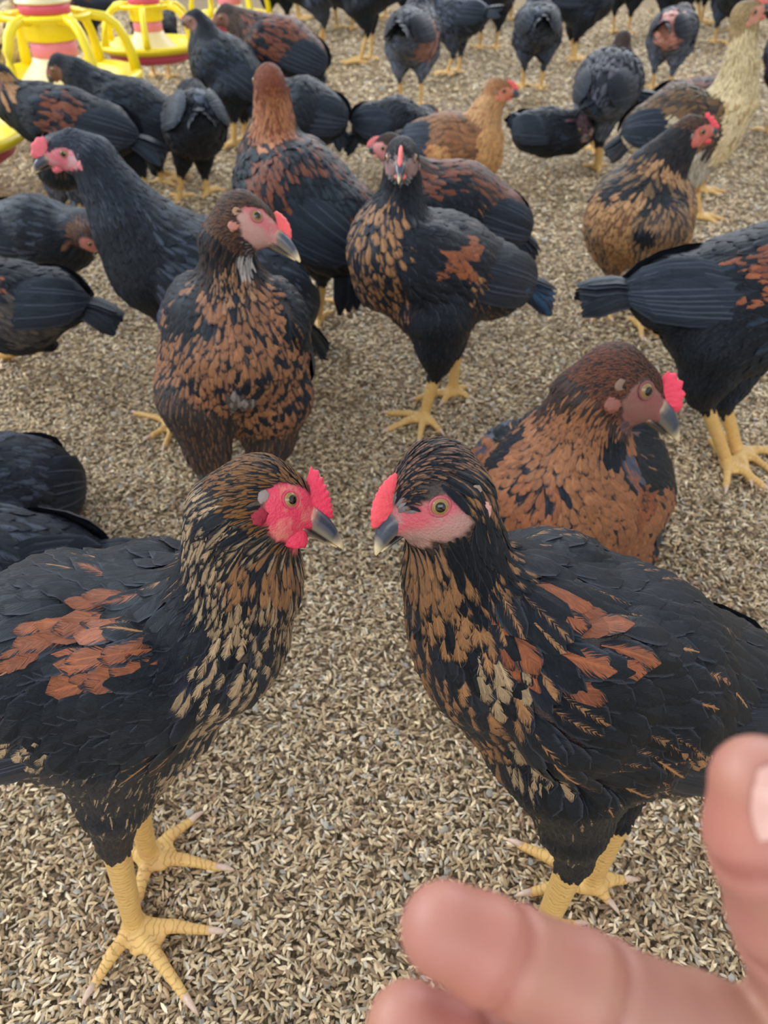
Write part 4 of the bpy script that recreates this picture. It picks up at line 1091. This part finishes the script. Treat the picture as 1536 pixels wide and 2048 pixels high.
    make_hen('hen', 'brown-backed hen with a tan head, behind the black hen between feeders', 'hen',
     kp(2.6, rump=(610, 120, -.02, 42), mid=(570, 105, .0, 58), breast=(520, 80, .0, 44), tail=(655, 165, -.03), neck=[(470, 40, 0, 20), (490, 55, 0, 28)], head=(450, 35, 0, 18), beak=(434, 50, 0)), 'brownback', 1,
     spots=[(560, 70, 50, PT(BLKB, RUST, .8, (.5, 1.4)))], seed=29)
    make_hen('hen', 'black hen lying right of the orange-brown neck', 'hen',
     kp(2.05, rump=(650, 235, 0, 42), mid=(610, 230, 0, 62), breast=(570, 220, .02, 50), tail=(700, 285, 0), neck=[(560, 190, .04, 22), (562, 205, .04, 32)], head=(556, 180, .06, 18), beak=(530, 185, .06), floor=.004), 'black', 1, seed=30)
    make_hen('hen', 'black hen lying with its tail towards the left, left of the buff-orange hen', 'hen',
     kp(2.10, rump=(745, 250, 0, 36), mid=(795, 248, 0, 44), breast=(840, 260, .03, 36), tail=(680, 292, 0), neck=[(850, 235, .06, 16), (848, 250, .05, 24)], head=(858, 228, .08, 15), beak=(880, 235, .08), floor=.004), 'black', 1, seed=31)
    make_hen('hen', 'black hen lying flat with its tail raised, right of the buff-orange hen', 'hen',
     kp(2.15, rump=(1060, 262, 0, 34), mid=(1095, 265, 0, 40), breast=(1140, 265, 0, 34), tail=(1020, 225, 0), neck=[(1160, 250, 0, 20), (1155, 258, 0, 28)], head=(1172, 258, -.03, 16), beak=(1180, 275, -.05), floor=.004), 'black', 1, comb=dict(h=0, wattle=0), facesize=.2, facecol=DBR,
     spots=[(1155, 250, 28, PT(lin(70, 50, 56), lin(120, 84, 84), .7, (.5, 1.2)))], seed=32)
    make_hen('hen', 'ash-grey hen seen from behind, walking away beside the cream-necked hen', 'hen',
     kp(2.15, rump=(1205, 185, -.06, 46), mid=(1215, 170, .0, 60), breast=(1225, 160, .06, 48), tail=(1170, 215, -.12), neck=[(1242, 100, .08, 18), (1238, 125, .08, 26)], head=(1246, 82, .09, 16), beak=(1250, 86, .13),
        legs=[dict(hip=(1215, 215, 0, 34), hock=(1200, 275, .0), rk=12, foot=(1196, 335), yaw=90, rs=.011), dict(hip=(1180, 215, 0, 30), hock=(1186, 262, .0), rk=10, foot=(1188, 300), yaw=90, rs=.009)]), 'grey', 1, seed=33)
    # farther hens, posed on the floor
    FAR = [
     # foot px, foot py, yaw, scale, sit, neckup, headyaw, bowed, style, label
     (822, 215, 75, 1.12, 0, .4, None, 0, 'grey', 'grey and tan hen seen from behind at the top, left of the buff-orange hen head', [(855, 85, 42, PT(lin(90, 74, 70), lin(168, 120, 100), .9, (.7, 1.5)))]),
     (1062, 180, 85, 1.05, 0, .9, None, 0, 'slate', 'dark hen walking away at the top centre with slate thighs', []),
     (1148, 122, 10, 1.1, 0, .6, None, 0, 'black', 'black hen with yellow shanks striding at the top, right of centre', []),
     (1320, 185, 60, 1.0, 0, 1, None, 1, 'grey', 'grey hen with a pinkish neck bent forward, behind the ash-grey hen', [(1350, 60, 45, PT(lin(170, 110, 100), lin(206, 150, 136), .9, (.8, 1.6)))]),
     (1385, 275, 15, 1.15, 1, .6, None, 0, 'brownback', 'rust-mottled black hen lying behind the cream-necked hen', []),
     (1555, 270, 100, 1.1, 0, .6, None, 0, 'black', 'black hen cut by the right edge beside the cream neck', []),
     (905, 150, 150, 1.0, 0, .8, None, 0, 'slate', 'slate hen facing left at the top behind the grey and tan hen', []),
     (975, 100, 95, 1.15, 0, .8, None, 0, 'black', 'black hen at the top edge left of the slate-thighed hen', []),
     (730, 125, 170, 1.45, 0, .8, None, 0, 'black', 'big black hen at the top edge right of the far feeder', []),
     (640, 106, 185, 1.42, 0, .8, None, 0, 'slate', 'black hen with blue-grey wing touching the far feeder pan', []),
     (1240, 70, 60, 1.25, 0, .7, None, 0, 'black', 'black hen in the back row above the ash-grey hen', []),
     (1335, 78, 85, 1.25, 0, .7, None, 0, 'black', 'black hen in the back row above the pinkish-necked hen', []),
     (1442, 90, 60, 1.1, 0, .9, None, 0, 'slate', 'dark slate hen in the back row left of the cream head', []),
     (1560, 130, 150, 1.15, 0, .8, None, 0, 'black', 'black hen behind the cream head at the top right corner', []),
     (25, 235, -10, 1.1, 0, .3, None, 0, 'cream', 'pale tan hen standing at the left edge behind the nearest feeder', []),
     (188, 120, 200, 1.05, 0, .8, None, 0, 'brownback', 'reddish-faced brown hen between the nearest and the second feeder', []),
     (325, 158, 90, 1.0, 0, .8, None, 0, 'black', 'black hen behind the second feeder, its yellow shanks under the pan', []),
     (100, 95, 30, 1.1, 0, .8, None, 0, 'black', 'black hen behind the nearest feeder at the top left corner', []),
     (820, 60, 100, 1.3, 0, .8, None, 0, 'black', 'black hen at the top edge above the grey and tan hen', []),
     (600, 40, 10, 1.25, 0, .8, None, 0, 'black', 'black hen at the top edge behind the far feeder', []),
     (690, 60, 80, 1.35, 0, .8, None, 0, 'black', 'black hen in the back row between the far feeder and the top centre', []),
     (925, 62, 190, 1.3, 0, .8, None, 0, 'black', 'black hen in the back row facing left at the top centre', []),
     (1480, 62, 175, 1.3, 0, .8, None, 0, 'black', 'black hen in the back row directly behind the cream head', []),
     (1400, 48, 5, 1.3, 0, .8, None, 0, 'brownback', 'brown-tinged hen in the last row at the top right', []),
     (560, 72, 95, 1.3, 0, .8, None, 0, 'black', 'black hen facing away between the far feeder and the brown-backed hen', []),
     (760, 40, 160, 1.35, 0, .8, None, 0, 'slate', 'slate hen in the last row at the top centre', []),
     (1105, 40, 90, 1.3, 0, .8, None, 0, 'black', 'black hen in the last row above the striding black hen', []),
     (1005, 42, 90, 1.3, 0, .8, None, 0, 'black', 'black hen in the last row at the top edge right of centre', []),
    ]
    for i, (px, py, yaw, s_, sit, nu_, hy, bow, sty, lab, spt) in enumerate(FAR):
        b_ = G(px, py)
        make_hen('hen', lab, 'hen', posed(b_, yaw, s_, bool(sit), nu_, hy, .0, bool(bow)), sty, 1 if b_[1] < 3.0 else 0, spots=spt, comb=dict(h=.25, n=5, wattle=.1, col=lin(190, 110, 106)), facecol=lin(176, 116, 108), facesize=.8, seed=50 + i)

# ------------------------------------------------------------------ pan feeders
M_YEL = simple_mat('yellow_plastic', lin(240, 218, 34), .35, .5, 20, .05)
M_RED = simple_mat('rose_plastic', lin(206, 84, 112), .4, .5, 20, .06)
M_PINK = simple_mat('pale_pink_plastic', lin(222, 130, 156), .4, .5, 20, .06)
M_MILK = simple_mat('milky_plastic', lin(226, 216, 176), .45, .5, 30, .06)
M_FEED = simple_mat('feed', lin(196, 132, 40), .9, .1, 400, .4, .9, 500)
def lathe(name, prof, mat, parent, c, seg=48):
    rings = []
    for r, z in prof:
        th = np.arange(seg) / seg * 2 * math.pi
        rings.append(np.stack([c[0] + r * np.cos(th), c[1] + r * np.sin(th), np.full(seg, c[2] + z)], 1))
    vv, ff = loft(rings)
    return mesh_obj(name, vv, ff, mat, parent, True)
def feeder(px, py, h0, R, label, rot, tall=1.0):
    c = V(G(px, py, h0)); z0 = c[2]
    root = empty('pan_feeder', (c[0], c[1], 0)); tag(root, label, 'feeder', 'hanging pan feeders')
    c = V((c[0], c[1], 0))
    zs = lambda z: z if z < .18 else .18 + (z - .18) * .70
    P = lambda r, z: ((R * r * .82 if z > .12 and r > .1 else R * r), z0 + R * zs(z))
    lathe('pan_base', [P(.2, -.26), P(.70, -.26), P(.80, -.20), P(.86, -.04), P(.84, -.04), P(.78, -.18), P(.3, -.22), P(.05, -.22)], M_RED, root, c)
    lathe('pan', [P(.80, -.10), P(.90, -.09), P(.985, -.04), P(1.0, .0), P(.985, .035), P(.93, .05), P(.87, .03), P(.80, -.03), P(.74, -.14), P(.5, -.16), P(.5, -.17), P(.76, -.16)], M_YEL, root, c)
    lathe('feed', [P(.02, -.10), P(.4, -.11), P(.76, -.12), P(.77, -.13), P(.02, -.15)], M_FEED, root, c)
    lathe('feed_cone', [P(.52, -.12), P(.50, -.05), P(.36, .16), P(.33, .24), P(.30, .24), P(.30, -.12)], M_MILK, root, c)
    lathe('tube', [P(.33, .18), P(.33, .50), P(.31, .51), P(.02, .51), P(.02, .18)], M_PINK, root, c)
    lathe('adjusting_ring', [P(.33, .48), P(.37, .49), P(.38, .54), P(.38, .80), P(.36, .86), P(.30, .87), P(.02, .87), P(.02, .48)], M_YEL, root, c)
    lathe('upper_band', [P(.34, .87), P(.36, .88), P(.36, 1.02), P(.34, 1.03), P(.02, 1.03), P(.02, .87)], M_RED, root, c)
    lathe('top_collar', [P(.38, 1.02), P(.39, 1.03), P(.39, 1.06), P(.34, 1.08), P(.32, 1.30), P(.30, 1.32), P(.02, 1.32), P(.02, 1.02)], M_MILK, root, c)
    lathe('top_cap', [P(.31, 1.10), P(.345, 1.12), P(.345, 1.9), P(.31, 1.92), P(.02, 1.92), P(.02, 1.1)], M_YEL, root, c)
    for i in range(6):
        a = math.radians(rot + i * 60)
        pts = []
        for r, z in ((.36, .80), (.50, .83), (.66, .79), (.78, .66), (.86, .45), (.90, .22), (.92, .02)):
            pts.append((c[0] + R * r * math.cos(a), c[1] + R * r * math.sin(a), z0 + R * zs(z)))
        vv, ff = tube(pts, [R * .055] * 5 + [R * .062, R * .07], 10)
        mesh_obj('arm', vv, ff, M_YEL, root, True)
    vv, ff = [], []
    n1, n2 = 40, 8
    for i in range(n1):
        a = 2 * math.pi * i / n1
        for q in range(n2):
            b = 2 * math.pi * q / n2; rr = R * (.50 + .03 * math.cos(b))
            vv.append((c[0] + rr * math.cos(a), c[1] + rr * math.sin(a), z0 + R * (zs(.84) + .03 * math.sin(b))))
    for i in range(n1):
        for q in range(n2):
            ff.append((i * n2 + q, ((i + 1) % n1) * n2 + q, ((i + 1) % n1) * n2 + (q + 1) % n2, i * n2 + (q + 1) % n2))
    mesh_obj('arm_hoop', vv, ff, M_YEL, root, True)
    return root
if 'F' in ONLY:
    feeder(122, 152, .165, .235, 'nearest yellow and pink pan feeder, at the left with black hen at its rim', 15)
    feeder(302, 88, .19, .170, 'second pan feeder with a wide rose base, behind and right of the nearest', 40)
    feeder(462, 30, .15, .185, 'farthest pan feeder, cut by the top edge above the brown-backed hen', 10)
    feeder(-128, 275, .15, .20, 'pan feeder cut by the left edge, only its yellow rim showing', 30)

# ------------------------------------------------------------------ hand held out in front
if 'H' in ONLY:
    def hand_material():
        m, nt, b = new_mat('skin'); k = NT(nt)
        co = k.n('ShaderNodeNewGeometry').outputs['Position']
        n1 = k.noise(co, 45.0, 3.0, .6); n2 = k.noise(co, 600.0, 3.0, .6)
        c = k.mix(k.smooth(n1, .38, .66), lin(168, 120, 106), lin(174, 130, 108))
        c = k.mix(k.attr('crease', 'Fac'), c, lin(140, 76, 66))
        k.put(b.inputs['Base Color'], k.mix(k.m('MULTIPLY', k.attr('red', 'Fac'), .75), c, lin(178, 92, 90)))
        b.inputs['Roughness'].default_value = .5; b.inputs['Subsurface Weight'].default_value = .1
        b.inputs['Subsurface Radius'].default_value = (.006, .002, .0012); b.inputs['Subsurface Scale'].default_value = .5
        k.put(b.inputs['Normal'], k.bump(n2, .25, .0005))
        return m
    th_ = .118
    Q = lambda x, y, t, r: (V(T(x, y, t)), r * t / FPX)
    idx = [Q(892, 1860, .112, 93), Q(1000, 1908, .113, 99), Q(1178, 1990, .116, 112), Q(1400, 2088, .121, 122), Q(1620, 2190, .126, 145)]
    mdl = [Q(820, 2060, .117, 90), Q(920, 2118, .118, 98), Q(1110, 2220, .121, 108), Q(1360, 2290, .126, 124), Q(1600, 2370, .130, 140)]
    rng_ = [Q(870, 2270, .122, 84), Q(960, 2320, .123, 92), Q(1140, 2400, .126, 100), Q(1370, 2470, .130, 116), Q(1600, 2520, .134, 132)]
    pky = [Q(1010, 2440, .127, 74), Q(1090, 2470, .129, 84), Q(1240, 2530, .131, 90), Q(1420, 2580, .134, 98), Q(1620, 2650, .137, 116)]
    tmb = [Q(1518, 1568, .112, 96), Q(1532, 1680, .113, 112), Q(1592, 1840, .117, 122), Q(1655, 2000, .122, 134), Q(1800, 2200, .128, 190)]
    P = []
    joints = []
    for f in (idx, mdl, rng_, pky, tmb):
        for i in range(4):
            P.append(Prim(f[i][0], f[i + 1][0], f[i][1], f[i + 1][1], .003, 'skin'))
        joints += [(f[1][0], f[2][0] - f[0][0], f[1][1]), (f[2][0], f[3][0] - f[1][0], f[2][1])]
    palm = Q(1850, 2400, .130, 260); wrist = Q(2250, 2650, .150, 230); arm = Q(2900, 3000, .21, 250)
    for f in (idx, mdl, rng_, pky, tmb):
        P.append(Prim(f[4][0], palm[0], f[4][1], palm[1] * .72, .008, 'skin'))
    P.append(Prim(palm[0], wrist[0], palm[1], wrist[1], .01, 'skin')); P.append(Prim(wrist[0], arm[0], wrist[1], arm[1], .01, 'skin'))
    vert, quads = surface(P, .0011)
    crease = np.zeros(len(vert)); red = np.zeros(len(vert))
    camp = V((0, 0, CAM_H))
    vert0 = vert.copy()
    for c, d, r in joints:
        d = nrm(d); vw = nrm(camp - c)
        q = vert0 - c; s_ = q @ d; rad_ = np.linalg.norm(q - s_[:, None] * d, axis=1); near_ = np.clip((1.6 * r - rad_) / (.3 * r), 0, 1)
        fac_ = np.clip((q @ vw) / r + .3, 0, 1)
        s_ = s_ + .0006 * np.sin(np.arctan2(q @ np.cross(d, vw), q @ vw) * 3 + r * 900); g = np.exp(-(s_ / .0006) ** 2) * near_ * fac_
        g2 = np.exp(-((s_ + .002) / .0005) ** 2) * near_ * fac_ * .5
        crease = np.maximum(crease, np.maximum(g, g2) * .6)
        vert -= (q - s_[:, None] * d) / (rad_[:, None] + 1e-9) * (np.exp(-(s_ / .0016) ** 2) * near_ * .0009)[:, None]
    for f in (idx, mdl, rng_, pky, tmb):
        for a_, w_ in ((f[0][0] * .5 + f[1][0] * .5, .008), (f[1][0] * .5 + f[2][0] * .5, .006)):
            red = np.maximum(red, np.exp(-(np.linalg.norm(vert - a_, axis=1) / (w_ * 1.25)) ** 2))
    base = V((T(1700, 2200, .125)))
    hd = empty('person', base); tag(hd, 'bare human right hand with spread fingers, close to the camera at lower right', 'person')
    mesh_obj('hand', vert, quads, hand_material(), hd, True, None, {'crease': crease, 'red': red})
    # thumbnail, towards the right edge
    skb = Skin(vert, quads, np.tile(V((0, 0, 1)), (len(vert), 1)), None)
    M_NAIL = simple_mat('nail', lin(206, 160, 148), .25, .5, 60, .05)
    tp, tj = tmb[0][0], tmb[1][0]
    ax = nrm(tp - tj); vw = nrm(camp - tp); sd = nrm(np.cross(ax, vw)); sd = sd if sd[0] > 0 else -sd
    od = nrm(sd * .55 + vw * .84); acr = nrm(np.cross(ax, od))
    rings = []
    rt = tmb[0][1]
    for i in range(9):
        f = i / 8; s_ = -1.05 + 1.65 * f; wid = .78 * math.sin(math.pi * min(1, .30 + .55 * f)) ** .6
        row = []
        for j in range(9):
            g = (j / 8 * 2 - 1) * wid
            p = tp + ax * rt * (s_ + .1) + (od * math.cos(g) + acr * math.sin(g)) * rt * 1.25
            loc, nn, _, _ = skb.near(p)
            row.append(V(loc) + V(nn) * (.0004 + .0003 * f))
        rings.append(row)
    vv = np.array(rings).reshape(-1, 3); ff = [(i * 9 + j, i * 9 + j + 1, (i + 1) * 9 + j + 1, (i + 1) * 9 + j) for i in range(8) for j in range(8)]
    mesh_obj('thumbnail', vv, ff, M_NAIL, hd, True)
